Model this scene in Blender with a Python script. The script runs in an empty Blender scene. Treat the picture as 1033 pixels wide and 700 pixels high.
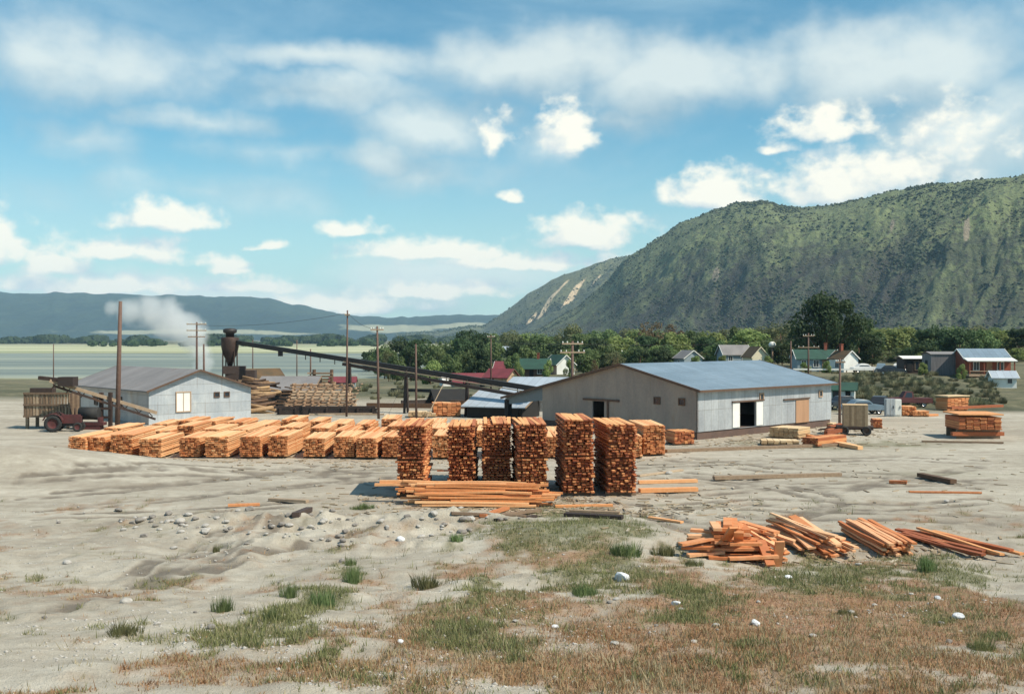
import bpy, math, random
import numpy as np
from mathutils import Vector, Matrix, Euler
random.seed(7)
SC = bpy.context.scene
COL = SC.collection
R = math.radians
F, CX, HY, CH = 1080.0, 516.5, 341.0, 8.0      # focal length and horizon of the photograph, camera height in metres

# ------------------------------------------------------------------ noise and terrain
def _h(ix, iy, s):
    n = (ix * 374761393 + iy * 668265263 + s * 974634777) & 0xffffffff
    n = ((n ^ (n >> 13)) * 1274126177) & 0xffffffff
    return ((n ^ (n >> 16)) & 0xffff) / 65535.0
def vn(x, y, s=0):
    x = np.asarray(x, float); y = np.asarray(y, float)
    ix = np.floor(x).astype(np.int64); iy = np.floor(y).astype(np.int64)
    fx = x - ix; fy = y - iy
    fx = fx * fx * (3 - 2 * fx); fy = fy * fy * (3 - 2 * fy)
    a = _h(ix, iy, s); b = _h(ix + 1, iy, s); c = _h(ix, iy + 1, s); d = _h(ix + 1, iy + 1, s)
    return (a * (1 - fx) + b * fx) * (1 - fy) + (c * (1 - fx) + d * fx) * fy
def fbm(x, y, o=4, s=0, g=.5):
    t = 0; a = 1; n = 0
    for k in range(o):
        t = t + a * (vn(np.asarray(x) * 2**k, np.asarray(y) * 2**k, s + k * 17) - .5); n += a; a *= g
    return t / n * 2
def ss(a, b, x):
    t = np.clip((np.asarray(x, float) - a) / (b - a), 0, 1)
    return t * t * (3 - 2 * t)
def g2(X, Y, cx, cy, rx, ry): return np.exp(-((X - cx) / rx)**2 - ((Y - cy) / ry)**2)

def gz(X, Y):
    X = np.asarray(X, float); Y = np.asarray(Y, float)
    r = X / np.maximum(Y, 1)
    edge = 45 - 5.5 * ss(5, 11, X) - 2 * ss(-4, -12, X)
    s = np.clip((edge - Y) / (edge - 16), 0, 1.4)
    z = 2.3 * s**1.35
    z = z + .62 * g2(X, Y, 2.6, 41.5, 4.6, 4.4)
    z = z + (1.75 * ss(-13, -31, X)) * np.exp(-((Y - 63) / 5.0)**2)
    rough = ss(52, 40, Y) * .8 + ss(62, 40, Y) * .2
    z = z + rough * (.22 * fbm(X / 4, Y / 4, 4, 3) + .09 * fbm(X / .9, Y / .9, 3, 9))
    # scraped banks of gravel left of the grass
    for (cx, cy, rx, ry, h) in ((-8.5, 45.5, 5.5, .8, .42), (-5.0, 43.2, 3.5, .8, .45), (-13, 46.5, 5, .9, .32), (-2.5, 46, 2.6, .7, .4), (-7, 41, 3, .7, .3), (-9.5, 38, 1.2, 3, .25), (-4, 39, 2.5, .6, .3), (-1, 31, 1.5, .8, .22), (-3.2, 29, 1.6, .6, .2), (1.2, 32.5, 1.6, .7, .25)):
        z = z + h * g2(X, Y, cx, cy, rx, ry) * (1 + .8 * fbm(X / .7, Y / .7, 3, 5))
    z = z + g2(X, Y, -7, 43.5, 9, 4.5) * (.20 * fbm(X / 1.3, Y / .9, 4, 25) + .10 * np.abs(fbm(X / .5, Y / .5, 3, 26)))
    yard = ss(40, 52, Y) * ss(125, 105, Y)
    z = z + yard * (.05 * fbm(X / 6, Y / 3, 3, 21) + .025 * fbm(X / .8, Y / .5, 2, 31))
    L = ss(.045, -.05, r)
    z = z - 5.6 * L * ss(135, 400, Y)
    z = z + L * ss(880, 980, Y) * 1.1 + L * ss(400, 600, Y) * (.55 * fbm(X / 300, Y / 60, 3, 44))
    Rr = ss(.1, .22, r)
    bank = ss(117, 172, Y)
    z = z + Rr * 2.0 * bank + Rr * ss(114, 125, Y) * ss(190, 165, Y) * .55 * fbm(X / 5, Y / 6, 3, 61)
    z = z + ss(120, 150, Y) * ss(400, 250, Y) * (1 - Rr) * .25 * fbm(X / 9, Y / 9, 3, 71)
    return z
def gh(x, y): return float(gz(x, y))
_DG = np.geomspace(10, 6000, 1500)
def at(px, py):
    "ground point seen at a place of the photograph"
    k = (py - HY) / F; q = (px - CX) / F
    f = CH - k * _DG - gz(q * _DG, _DG); i = int(np.argmax(f <= 0))
    if i == 0: i = len(_DG) - 1
    dd = np.linspace(_DG[i - 1], _DG[i], 80); f = CH - k * dd - gz(q * dd, dd); d = float(dd[int(np.argmax(f <= 0))])
    return Vector((q * d, d, gh(q * d, d)))
def PX(px, D): return (px - CX) * D / F
def PZ(py, D): return CH - (py - HY) * D / F

# ------------------------------------------------------------------ materials
class NT:
    def __init__(s, t): s.t = t; s.n = t.nodes; s.l = t.links
    def new(s, ty, ins=None, **kw):
        n = s.n.new(ty)
        for k, v in kw.items(): setattr(n, k, v)
        for k, v in (ins or {}).items():
            if hasattr(v, 'links') or isinstance(v, bpy.types.NodeSocket): s.l.new(v, n.inputs[k])
            else: n.inputs[k].default_value = v
        return n
    def m(s, op, a, b=0.0, c=0.0, clamp=False):
        n = s.n.new('ShaderNodeMath'); n.operation = op; n.use_clamp = clamp
        for i, v in enumerate((a, b, c)):
            if isinstance(v, bpy.types.NodeSocket): s.l.new(v, n.inputs[i])
            else: n.inputs[i].default_value = v
        return n.outputs[0]
    def step(s, a, b, x):
        n = s.n.new('ShaderNodeMapRange'); n.interpolation_type = 'SMOOTHSTEP'
        s.l.new(x, n.inputs[0]); n.inputs[1].default_value = a; n.inputs[2].default_value = b
        return n.outputs[0]
    def mix(s, f, a, b, bt='MIX'):
        n = s.n.new('ShaderNodeMix'); n.data_type = 'RGBA'; n.blend_type = bt
        for i, v in ((0, f), (6, a), (7, b)):
            if isinstance(v, bpy.types.NodeSocket): s.l.new(v, n.inputs[i])
            else: n.inputs[i].default_value = v if i == 0 else (*v, 1) if len(v) == 3 else v
        return n.outputs[2]
    def noise(s, vec, scale, detail=4, rough=.55, dist=0.0, dim='3D'):
        n = s.n.new('ShaderNodeTexNoise'); n.noise_dimensions = dim
        s.l.new(vec, n.inputs['Vector']); n.inputs['Scale'].default_value = scale
        n.inputs['Detail'].default_value = detail; n.inputs['Roughness'].default_value = rough; n.inputs['Distortion'].default_value = dist
        return n.outputs['Fac']
    def ramp(s, f, stops):
        n = s.n.new('ShaderNodeValToRGB'); e = n.color_ramp.elements
        while len(e) < len(stops): e.new(.5)
        for q, (p, c) in zip(e, stops): q.position = p; q.color = (*c, 1)
        s.l.new(f, n.inputs[0]); return n.outputs[0]
    def scale(s, vec, v):
        n = s.n.new('ShaderNodeMapping'); s.l.new(vec, n.inputs[0]); n.inputs['Scale'].default_value = v
        return n.outputs[0]
    def bump(s, h, strength=.4, dist=.05):
        n = s.n.new('ShaderNodeBump'); s.l.new(h, n.inputs['Height']); n.inputs['Strength'].default_value = strength; n.inputs['Distance'].default_value = dist
        return n.outputs[0]
def newmat(name):
    m = bpy.data.materials.new(name); m.use_nodes = True
    t = NT(m.node_tree); b = m.node_tree.nodes['Principled BSDF']
    return m, t, b
def objvec(t):
    "object coordinates shifted by the object's own random number so that copies differ"
    tc = t.new('ShaderNodeTexCoord'); oi = t.new('ShaderNodeObjectInfo')
    a = t.new('ShaderNodeVectorMath', operation='ADD')
    t.l.new(tc.outputs['Object'], a.inputs[0])
    k = t.m('MULTIPLY', oi.outputs['Random'], 37.0)
    t.l.new(k, a.inputs[1]); return a.outputs[0], oi.outputs['Random']
def paint(name, c1, c2=None, scale=1.5, rough=.7, metal=0.0, stretch=(1, 1, 1), bump=.0, rib=None, dirt=None):
    "weathered coat of colour: two tones, optional ribs along x / y / z and dirt patches"
    c2 = c2 or tuple(x * .75 for x in c1)
    m, t, b = newmat(name); v, rnd = objvec(t)
    n1 = t.noise(t.scale(v, stretch), scale, 5, .6); n2 = t.noise(v, scale * 9, 3, .6)
    f = t.step(.3, .7, t.m('ADD', t.m('MULTIPLY', n1, .7), t.m('MULTIPLY', n2, .3)))
    c = t.mix(f, c1, c2)
    if dirt:
        d = t.step(.56, .72, t.noise(t.scale(v, stretch), scale * .6, 6, .7)); c = t.mix(t.m('MULTIPLY', d, .8), c, dirt)
    t.l.new(c, b.inputs['Base Color']); b.inputs['Roughness'].default_value = rough; b.inputs['Metallic'].default_value = metal
    if rib and metal > 0:      # lapped sheets: seams and a rusty run below them
        tc = t.new('ShaderNodeTexCoord'); br = t.new('ShaderNodeTexBrick'); 
        mp = t.new('ShaderNodeMapping'); t.l.new(tc.outputs['Object'], mp.inputs[0])
        mp.inputs['Rotation'].default_value = (R(90), 0, 0) if rib[0] == 'X' and 'wall' in name else ((R(90), 0, R(90)) if 'wall' in name or 'gable' in name else (0, 0, 0))
        t.l.new(mp.outputs[0], br.inputs['Vector']); br.inputs['Scale'].default_value = 1.0; br.inputs['Mortar Size'].default_value = .018; br.inputs['Brick Width'].default_value = .9; br.inputs['Row Height'].default_value = 2.3; br.offset = 0
        br.inputs['Color1'].default_value = (.92, .92, .92, 1); br.inputs['Color2'].default_value = (1.06, 1.06, 1.06, 1); br.inputs['Mortar'].default_value = (.62, .57, .52, 1)
        c = t.mix(1.0, c, br.outputs['Color'], 'MULTIPLY')
        st = t.step(.58, .74, t.noise(t.scale(v, (2.2, 2.2, .12)), 1.6, 4, .6)); c = t.mix(t.m('MULTIPLY', st, .4), c, (.22, .15, .10))
        t.l.new(c, b.inputs['Base Color'])
    h = None
    if rib:
        w = t.new('ShaderNodeTexWave', bands_direction=rib[0]); tc = t.new('ShaderNodeTexCoord'); t.l.new(tc.outputs['Object'], w.inputs[0])
        w.inputs['Scale'].default_value = rib[1]; h = w.outputs['Fac']
        if bump: h = t.m('ADD', h, t.m('MULTIPLY', n2, bump))
        t.l.new(t.bump(h, .6, .03), b.inputs['Normal'])
    elif bump: t.l.new(t.bump(n2, bump, .03), b.inputs['Normal'])
    return m
def wood(name, lo, mid, hi, grain=6.0, rough=.75):
    "boards: each board carries a tint value, grain noise runs over it"
    m, t, b = newmat(name); v, rnd = objvec(t)
    at_ = t.new('ShaderNodeAttribute', attribute_name='tint')
    g = t.noise(t.scale(v, (1, .25, 1)), grain, 4, .65)
    f = t.m('ADD', at_.outputs['Fac'], t.m('MULTIPLY', t.m('SUBTRACT', g, .5), .5))
    f = t.m('ADD', f, t.m('MULTIPLY', t.m('SUBTRACT', rnd, .5), .26), clamp=True)
    c = t.ramp(f, ((0.0, lo), (.5, mid), (1.0, hi)))
    t.l.new(c, b.inputs['Base Color']); b.inputs['Roughness'].default_value = rough
    t.l.new(t.bump(g, .25, .02), b.inputs['Normal'])
    return m
def leafmat(name, c1, c2, trans=.42):
    m, t, b = newmat(name); v, rnd = objvec(t)
    n = t.noise(v, .35, 3, .6); n2 = t.noise(v, 3.0, 2, .5)
    f = t.step(.3, .7, t.m('ADD', t.m('MULTIPLY', n, .6), t.m('MULTIPLY', n2, .4)))
    c = t.mix(f, c1, c2)
    k = t.m('ADD', .8, t.m('MULTIPLY', rnd, .4))
    hs = t.new('ShaderNodeHueSaturation'); t.l.new(c, hs.inputs['Color']); t.l.new(k, hs.inputs['Value'])
    hs.inputs['Hue'].default_value = .5
    t.l.new(t.m('ADD', .485, t.m('MULTIPLY', rnd, .03)), hs.inputs['Hue'])
    t.l.new(hs.outputs[0], b.inputs['Base Color']); b.inputs['Roughness'].default_value = .8
    if 'Transmission Weight' in b.inputs: pass
    tr = t.new('ShaderNodeBsdfTranslucent'); t.l.new(hs.outputs[0], tr.inputs[0])
    mx = t.new('ShaderNodeMixShader'); mx.inputs[0].default_value = trans
    t.l.new(b.outputs[0], mx.inputs[1]); t.l.new(tr.outputs[0], mx.inputs[2])
    t.l.new(mx.outputs[0], t.n['Material Output'].inputs['Surface'])
    return m

M = {}
M['lumber'] = wood('fresh_lumber', (.31, .095, .030), (.63, .245, .088), (.82, .48, .235))
M['lumber_red'] = wood('reddish_lumber', (.13, .030, .012), (.43, .125, .042), (.76, .38, .15))
M['lumber_pale'] = wood('pale_lumber', (.34, .20, .10), (.55, .37, .20), (.72, .55, .34))
M['lumber_long'] = wood('long_orange_lumber', (.36, .12, .04), (.68, .28, .10), (.84, .50, .25))
M['lumber_orange'] = wood('deep_orange_lumber', (.24, .055, .018), (.58, .20, .065), (.78, .46, .25))
M['grey_wood'] = wood('weathered_wood', (.075, .045, .03), (.24, .16, .10), (.50, .38, .26), 5)
M['dark_wood'] = wood('tarred_wood', (.012, .009, .008), (.04, .025, .02), (.10, .06, .045), 5)
M['crate_wood'] = wood('crate_boards', (.17, .12, .07), (.36, .27, .17), (.50, .46, .38), 5)
M['deck_wood'] = wood('deck_timbers', (.12, .07, .045), (.36, .23, .14), (.62, .46, .31), 5)
M['log'] = wood('log_bark', (.035, .02, .013), (.13, .068, .035), (.38, .24, .12), 4)
M['pole'] = wood('pole_wood', (.05, .03, .022), (.11, .06, .045), (.22, .14, .10), 3)
M['galv'] = paint('galvanized_wall', (.52, .54, .55), (.33, .345, .365), .7, .5, .2, (1, 1, .3), .1, ('X', 2.2), (.66, .67, .66))
M['galv_gable'] = paint('galvanized_gable', (.58, .52, .47), (.40, .37, .36), .6, .6, .1, (1, 1, .4), .1, ('Y', 2.2), (.42, .29, .19))
M['roof_blue'] = paint('sheet_metal_roof', (.27, .35, .42), (.20, .27, .33), .35, .5, .3, (.4, 1, 1), .08, ('X', 3.0))
M['roof_pale'] = paint('pale_metal_roof', (.56, .61, .66), (.46, .51, .56), .4, .45, .3, (1, .3, 1), .05, ('X', 2.5))
M['roof_grey'] = paint('grey_felt_roof', (.24, .225, .22), (.17, .16, .16), .5, .85, 0, (1, .4, 1), .3, None, (.20, .13, .10))
M['roof_green'] = paint('green_shingle_roof', (.022, .075, .052), (.016, .05, .036), .8, .8)
M['roof_red'] = paint('red_shingle_roof', (.20, .035, .045), (.13, .025, .032), .8, .8)
M['roof_brown'] = paint('mossy_shake_roof', (.13, .075, .035), (.075, .055, .03), 1.0, .9)
M['blue_wall'] = paint('pale_blue_sheet_wall', (.50, .52, .53), (.36, .39, .42), .8, .55, .1, (1, 1, .4), .1, ('Y', 2.2), (.66, .66, .63))
M['white'] = paint('white_paint', (.80, .79, .74), (.68, .67, .62), .9, .6)
M['cream'] = paint('cream_paint', (.74, .66, .48), (.62, .55, .40), .9, .65)
M['tan'] = paint('tan_boards', (.48, .33, .22), (.38, .25, .16), 1.2, .75)
M['wood_door'] = paint('bare_wood_door', (.45, .26, .15), (.36, .20, .11), 1.5, .7, 0, (1, 1, .2))
M['frame_brown'] = paint('brown_trim', (.13, .07, .04), (.08, .045, .03), 2, .7)
M['dark'] = paint('shade_black', (.02, .018, .017), (.012, .012, .012), 1, .9)  # near-black: shade of open insides put into the colour; also tarpaper and posts
M['concrete'] = paint('stained_foundation', (.14, .085, .065), (.09, .06, .05), .9, .9, 0, (1, 1, 1), .3)
M['bluegrey'] = paint('blue_grey_siding', (.28, .34, .37), (.21, .26, .29), 1, .7)
M['greyboard'] = paint('grey_vertical_boards', (.25, .23, .23), (.14, .13, .135), 1.3, .8, 0, (3, 3, .2), .2, ('X', 5))
M['redwall'] = paint('orange_red_wall', (.30, .075, .035), (.20, .05, .025), 1, .7)
M['black'] = paint('black_rubber', (.016, .016, .017), (.03, .028, .026), 3, .8)
M['rust'] = paint('rusty_steel', (.08, .045, .033), (.035, .022, .018), 1.2, .7, .3, (1, 1, 1), .2, None, (.16, .07, .03))
M['steel'] = paint('dark_steel', (.035, .032, .033), (.055, .045, .04), 1.5, .6, .4)
M['redpaint'] = paint('faded_red_paint', (.115, .026, .026), (.055, .02, .018), 1.5, .75)
M['bluecar'] = paint('grey_blue_car_paint', (.16, .22, .27), (.12, .17, .21), 1, .3)
M['darkcar'] = paint('black_car_paint', (.02, .022, .026), (.03, .03, .034), 1, .3)
M['whitecar'] = paint('white_car_paint', (.75, .75, .72), (.62, .62, .6), 1, .35)
M['chrome'] = paint('bright_trim', (.6, .6, .6), (.5, .5, .5), 1, .25, .8)
M['rock'] = paint('pale_rock', (.50, .47, .43), (.34, .315, .28), 3, .9, 0, (1, 1, 1), .6)
M['rock_dark'] = paint('grey_rock', (.30, .27, .24), (.19, .17, .15), 3, .9, 0, (1, 1, 1), .6)
M['rock_white'] = paint('white_rock', (.74, .75, .76), (.58, .59, .61), 3, .9, 0, (1, 1, 1), .5)
def glassmat():
    m, t, b = newmat('window_glass'); b.inputs['Base Color'].default_value = (.03, .04, .05, 1); b.inputs['Roughness'].default_value = .12
    return m
M['glass'] = glassmat()
M['leaf_dark'] = leafmat('dark_leaves', (.030, .062, .024), (.075, .115, .040))
M['leaf_mid'] = leafmat('mid_green_leaves', (.095, .155, .055), (.185, .235, .085))
M['leaf_light'] = leafmat('spring_green_leaves', (.185, .245, .075), (.28, .33, .11))
M['leaf_olive'] = leafmat('olive_buds', (.125, .145, .065), (.19, .19, .085))
M['leaf_brown'] = leafmat('brown_buds', (.14, .10, .05), (.20, .15, .075))
M['brush_dark'] = leafmat('mountain_brush', (.026, .042, .024), (.055, .075, .036), .15)
M['brush_olive'] = leafmat('mountain_scrub', (.075, .075, .04), (.14, .14, .065), .15)
M['sage'] = leafmat('sagebrush_leaves', (.13, .135, .07), (.23, .22, .13), .1)
M['weed'] = leafmat('weed_leaves', (.11, .17, .055), (.20, .25, .10), .2)
M['weed_olive'] = leafmat('olive_weed_leaves', (.13, .145, .055), (.22, .21, .09), .2)
M['grass_green'] = leafmat('green_grass_blades', (.155, .175, .062), (.27, .27, .115), .25)
M['grass_dry'] = leafmat('dry_grass_blades', (.34, .18, .08), (.46, .32, .16), .25)
M['grass_straw'] = leafmat('straw_blades', (.40, .34, .18), (.52, .45, .28), .25)

# ------------------------------------------------------------------ mesh collector
class MB:
    def __init__(s): s.v = []; s.f = []; s.t = []; s.m = []; s.s = []
    def add(s, vs, fs, tint=.5, mat=0, smooth=False, tints=None):
        o = len(s.v); s.v.extend(tuple(v) for v in vs)
        for i, f in enumerate(fs):
            s.f.append(tuple(o + k for k in f)); s.t.append(tints[i] if tints else tint); s.m.append(mat); s.s.append(smooth)
        return s
    BF = ((0, 3, 2, 1), (4, 5, 6, 7), (0, 1, 5, 4), (1, 2, 6, 5), (2, 3, 7, 6), (3, 0, 4, 7))
    def hexa(s, p, tint=.5, mat=0, tints=None): return s.add(p, s.BF, tint, mat, False, tints)
    def box(s, c, d, rot=None, tint=.5, mat=0, tints=None):
        x, y, z = d[0] / 2, d[1] / 2, d[2] / 2
        p = [Vector(q) for q in ((-x, -y, -z), (x, -y, -z), (x, y, -z), (-x, y, -z), (-x, -y, z), (x, -y, z), (x, y, z), (-x, y, z))]
        if rot is not None:
            rm = rot if isinstance(rot, Matrix) else Euler((0, 0, rot)).to_matrix()
            p = [rm @ q for q in p]
        c = Vector(c); return s.hexa([q + c for q in p], tint, mat, tints)
    def bar(s, a, b, w, h=None, tint=.5, mat=0):
        "square bar between two points"
        a = Vector(a); b = Vector(b); d = b - a; L = d.length
        q = d.to_track_quat('Y', 'Z').to_matrix()
        return s.box((a + b) / 2, (w, L, h or w), q, tint, mat)
    def tube(s, pts, rad, n=8, tint=.5, mat=0, cap=True, smooth=True):
        pts = [Vector(p) for p in pts]; vs = []; fs = []
        if not isinstance(rad, (list, tuple)): rad = [rad] * len(pts)
        for i, p in enumerate(pts):
            d = (pts[min(i + 1, len(pts) - 1)] - pts[max(i - 1, 0)]).normalized()
            q = d.to_track_quat('Z', 'X').to_matrix()
            for k in range(n):
                a = 2 * math.pi * k / n; vs.append(p + q @ Vector((math.cos(a) * rad[i], math.sin(a) * rad[i], 0)))
        for i in range(len(pts) - 1):
            for k in range(n): fs.append((i * n + k, i * n + (k + 1) % n, (i + 1) * n + (k + 1) % n, (i + 1) * n + k))
        s.add(vs, fs, tint, mat, smooth)
        if cap:
            o = len(s.v) - len(vs)
            s.f.append(tuple(o + k for k in reversed(range(n)))); s.f.append(tuple(o + (len(pts) - 1) * n + k for k in range(n)))
            for _ in (0, 1): s.t.append(tint); s.m.append(mat); s.s.append(False)
        return s
    def lathe(s, prof, n=14, c=(0, 0, 0), tint=.5, mat=0):
        return s.tube([(c[0], c[1], c[2] + z) for r, z in prof], [r for r, z in prof], n, tint, mat)
    def build(s, name, mats, parent=None, loc=(0, 0, 0), rz=0):
        me = bpy.data.meshes.new(name); me.from_pydata(s.v, [], s.f)
        for m in (mats if isinstance(mats, (list, tuple)) else (mats,)): me.materials.append(m)
        a = me.attributes.new('tint', 'FLOAT', 'FACE'); a.data.foreach_set('value', np.array(s.t, np.float32))
        me.polygons.foreach_set('material_index', np.array(s.m, np.int32)); me.polygons.foreach_set('use_smooth', np.array(s.s, bool))
        me.update()
        o = bpy.data.objects.new(name, me); COL.objects.link(o)
        o.location = loc; o.rotation_euler = (0, 0, rz)
        if parent: o.parent = parent
        return o
def tag(o, label=None, cat=None, group=None, kind=None):
    for k, v in (('label', label), ('category', cat), ('group', group), ('kind', kind)):
        if v: o[k] = v
    return o
def empty(name, loc, rz=0, label=None, cat=None, group=None):
    o = bpy.data.objects.new(name, None); COL.objects.link(o); o.location = loc; o.rotation_euler = (0, 0, rz)
    return tag(o, label, cat, group)
KIDS = {}
def copy_tree(o, parent=None):
    c = o.copy(); COL.objects.link(c)
    if parent: c.parent = parent
    for ch in [x for x in o.children]: copy_tree(ch, c)
    return c
def grid_mesh(name, P, nr, nc, mat, attrs=None, smooth=True):
    "a sheet from an (nr*nc, 3) array of points"
    me = bpy.data.meshes.new(name)
    i = np.arange(nr - 1)[:, None] * nc + np.arange(nc - 1)[None, :]
    q = np.stack([i, i + 1, i + 1 + nc, i + nc], -1).reshape(-1, 4)
    me.vertices.add(nr * nc); me.vertices.foreach_set('co', P.astype(np.float32).ravel())
    me.loops.add(q.size); me.loops.foreach_set('vertex_index', q.astype(np.int32).ravel())
    me.polygons.add(len(q)); me.polygons.foreach_set('loop_start', np.arange(0, q.size, 4, dtype=np.int32))
    me.polygons.foreach_set('loop_total', np.full(len(q), 4, np.int32))
    me.polygons.foreach_set('use_smooth', np.full(len(q), smooth, bool))
    me.update(); me.validate()
    for k, v in (attrs or {}).items():
        a = me.attributes.new(k, 'FLOAT', 'POINT'); a.data.foreach_set('value', v.astype(np.float32).ravel())
    me.materials.append(mat)
    o = bpy.data.objects.new(name, me); COL.objects.link(o); return o
def tri_mesh(name, V, T, mat):
    me = bpy.data.meshes.new(name)
    me.vertices.add(len(V)); me.vertices.foreach_set('co', V.astype(np.float32).ravel())
    k = T.shape[1]
    me.loops.add(T.size); me.loops.foreach_set('vertex_index', T.astype(np.int32).ravel())
    me.polygons.add(len(T)); me.polygons.foreach_set('loop_start', np.arange(0, T.size, k, dtype=np.int32))
    me.polygons.foreach_set('loop_total', np.full(len(T), k, np.int32))
    me.update(); me.validate(); me.materials.append(mat)
    o = bpy.data.objects.new(name, me); COL.objects.link(o); return o

# ------------------------------------------------------------------ camera, sun, sky
cam = bpy.data.objects.new('camera', bpy.data.cameras.new('camera')); COL.objects.link(cam)
cam.location = (0, 0, CH); cam.rotation_euler = (R(90), 0, 0)
cam.data.sensor_width = 36; cam.data.lens = 36 * F / 1033
cam.data.shift_y = (HY - 350) / 1033; cam.data.clip_start = .1; cam.data.clip_end = 40000
SC.camera = cam
SUN_EL, SUN_AZ = 50.0, 117.0          # degrees; azimuth clockwise from the viewing direction (90 = from the right)
sd = Vector((math.sin(R(SUN_AZ)) * math.cos(R(SUN_EL)), math.cos(R(SUN_AZ)) * math.cos(R(SUN_EL)), math.sin(R(SUN_EL))))
sl = bpy.data.lights.new('sun', 'SUN'); sl.energy = 5.0; sl.angle = R(.5); sl.color = (1, .91, .76)
so = bpy.data.objects.new('sun', sl); COL.objects.link(so); so.rotation_euler = (-sd).to_track_quat('-Z', 'Y').to_euler()
so.location = (0, 0, 60)

W = bpy.data.worlds.new('World'); SC.world = W; W.use_nodes = True
t = NT(W.node_tree); t.n.clear()
out = t.new('ShaderNodeOutputWorld'); bg = t.new('ShaderNodeBackground'); bg.inputs['Strength'].default_value = .085
sky = t.new('ShaderNodeTexSky', sky_type='NISHITA', sun_disc=False, sun_elevation=R(SUN_EL), sun_rotation=R(SUN_AZ), altitude=300, air_density=1.0, dust_density=.6, ozone_density=1.6)
tc = t.new('ShaderNodeTexCoord'); sx = t.new('ShaderNodeSeparateXYZ'); t.l.new(tc.outputs['Generated'], sx.inputs[0])
U = t.m('ARCTAN2', sx.outputs[0], sx.outputs[1])
V_ = t.m('DIVIDE', sx.outputs[2], t.m('MAXIMUM', t.m('SQRT', t.m('ADD', t.m('MULTIPLY', sx.outputs[0], sx.outputs[0]), t.m('MULTIPLY', sx.outputs[1], sx.outputs[1]))), .02))
cmb = t.new('ShaderNodeCombineXYZ'); t.l.new(U, cmb.inputs[0]); t.l.new(V_, cmb.inputs[1]); UV = cmb.outputs[0]
def uv_(px, py):
    u = math.atan((px - CX) / F); return u, (HY - py) / F * math.cos(u)
# clouds: places in the sky (centre and half sizes), each with a flat base; first the crisp cumulus, then the soft grey veils
CLOUDS = [(165, 217, 66, 20, 1.0), (120, 252, 100, 17, .75), (228, 266, 30, 12, .8), (55, 262, 45, 24, .7), (352, 226, 46, 13, .85), (440, 250, 100, 17, .95),
          (530, 262, 120, 13, .8), (592, 228, 66, 26, 1.0), (571, 124, 40, 38, 1.0), (500, 132, 18, 34, .55), (722, 188, 66, 30, 1.05), (516, 197, 15, 11, .8),
          (780, 151, 20, 7, .6), (842, 174, 62, 38, 1.0), (826, 124, 60, 24, .8), (900, 165, 90, 44, .62), (965, 130, 60, 40, .5), (235, 284, 90, 13, .7), (350, 304, 110, 12, .75), (90, 286, 110, 14, .75), (440, 290, 110, 13, .75),
          (265, 248, 18, 6, .6), (-20, 240, 60, 40, .8), (620, 262, 40, 14, .7)]
VEILS = [(330, 60, 160, 22, .7), (200, 120, 130, 18, .6), (620, 120, 60, 22, .5), (380, 160, 60, 26, .8), (80, 140, 80, 30, .5), (40, 60, 90, 60, .8), (260, 300, 300, 26, .8), (450, 280, 180, 34, .8), (700, 78, 200, 52, 1.0), (560, 66, 190, 50, .9), (440, 125, 110, 42, .85), (905, 70, 190, 60, 1.0), (960, 150, 130, 75, 1.0), (1080, 110, 120, 120, 1.0), (330, 92, 170, 26, .6), (560, 150, 60, 30, .5), (190, 190, 160, 24, .35), (130, 70, 200, 50, .5), (300, 150, 200, 22, .35), (430, 175, 130, 26, .5)]
def cloud_group(name, blobs, warp, nscale, namp, detail, flat):
    grp = bpy.data.node_groups.new(name, 'ShaderNodeTree')
    grp.interface.new_socket('Vector', in_out='INPUT', socket_type='NodeSocketVector'); grp.interface.new_socket('Value', in_out='OUTPUT', socket_type='NodeSocketFloat')
    g = NT(grp); gi = g.new('NodeGroupInput'); go = g.new('NodeGroupOutput')
    wv = g.new('ShaderNodeTexNoise', ins={'Scale': 20.0, 'Detail': 4.0}); g.l.new(gi.outputs[0], wv.inputs['Vector'])
    w1 = g.new('ShaderNodeVectorMath', operation='SUBTRACT'); g.l.new(wv.outputs['Color'], w1.inputs[0]); w1.inputs[1].default_value = (.5, .5, .5)
    w2 = g.new('ShaderNodeVectorMath', operation='MULTIPLY'); g.l.new(w1.outputs[0], w2.inputs[0]); w2.inputs[1].default_value = warp
    w3 = g.new('ShaderNodeVectorMath', operation='ADD'); g.l.new(gi.outputs[0], w3.inputs[0]); g.l.new(w2.outputs[0], w3.inputs[1])
    sp = g.new('ShaderNodeSeparateXYZ'); g.l.new(w3.outputs[0], sp.inputs[0])
    acc = None
    for (px, py, a, b, k) in blobs:
        u0, v0 = uv_(px, py + b * (.45 if flat > 1 else 0)); a /= F; b /= F
        du = g.m('DIVIDE', g.m('SUBTRACT', sp.outputs[0], u0), a)
        dv = g.m('SUBTRACT', sp.outputs[1], v0)
        dv = g.m('MAXIMUM', g.m('DIVIDE', dv, b * (1.35 if flat > 1 else 1)), g.m('DIVIDE', dv, -b * (.5 if flat > 1 else 1)))
        q = g.m('MULTIPLY', g.m('SUBTRACT', 1.0, g.m('SQRT', g.m('ADD', g.m('MULTIPLY', du, du), g.m('MULTIPLY', dv, dv)))), k)
        acc = q if acc is None else g.m('MAXIMUM', acc, q)
    acc = g.m('MAXIMUM', acc, -.7)
    n1 = g.noise(g.scale(gi.outputs[0], (1, 1.25, 1)), nscale, detail, .52)
    g.l.new(g.m('ADD', acc, g.m('MULTIPLY', g.m('SUBTRACT', n1, .5), namp)), go.inputs[0]); return grp
grp = cloud_group('cumulus_field', CLOUDS, (.045, .022, 0), 40, 1.5, 7, 2)
grp2 = cloud_group('veil_field', VEILS, (.06, .035, 0), 12, 1.3, 7, 1)
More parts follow.
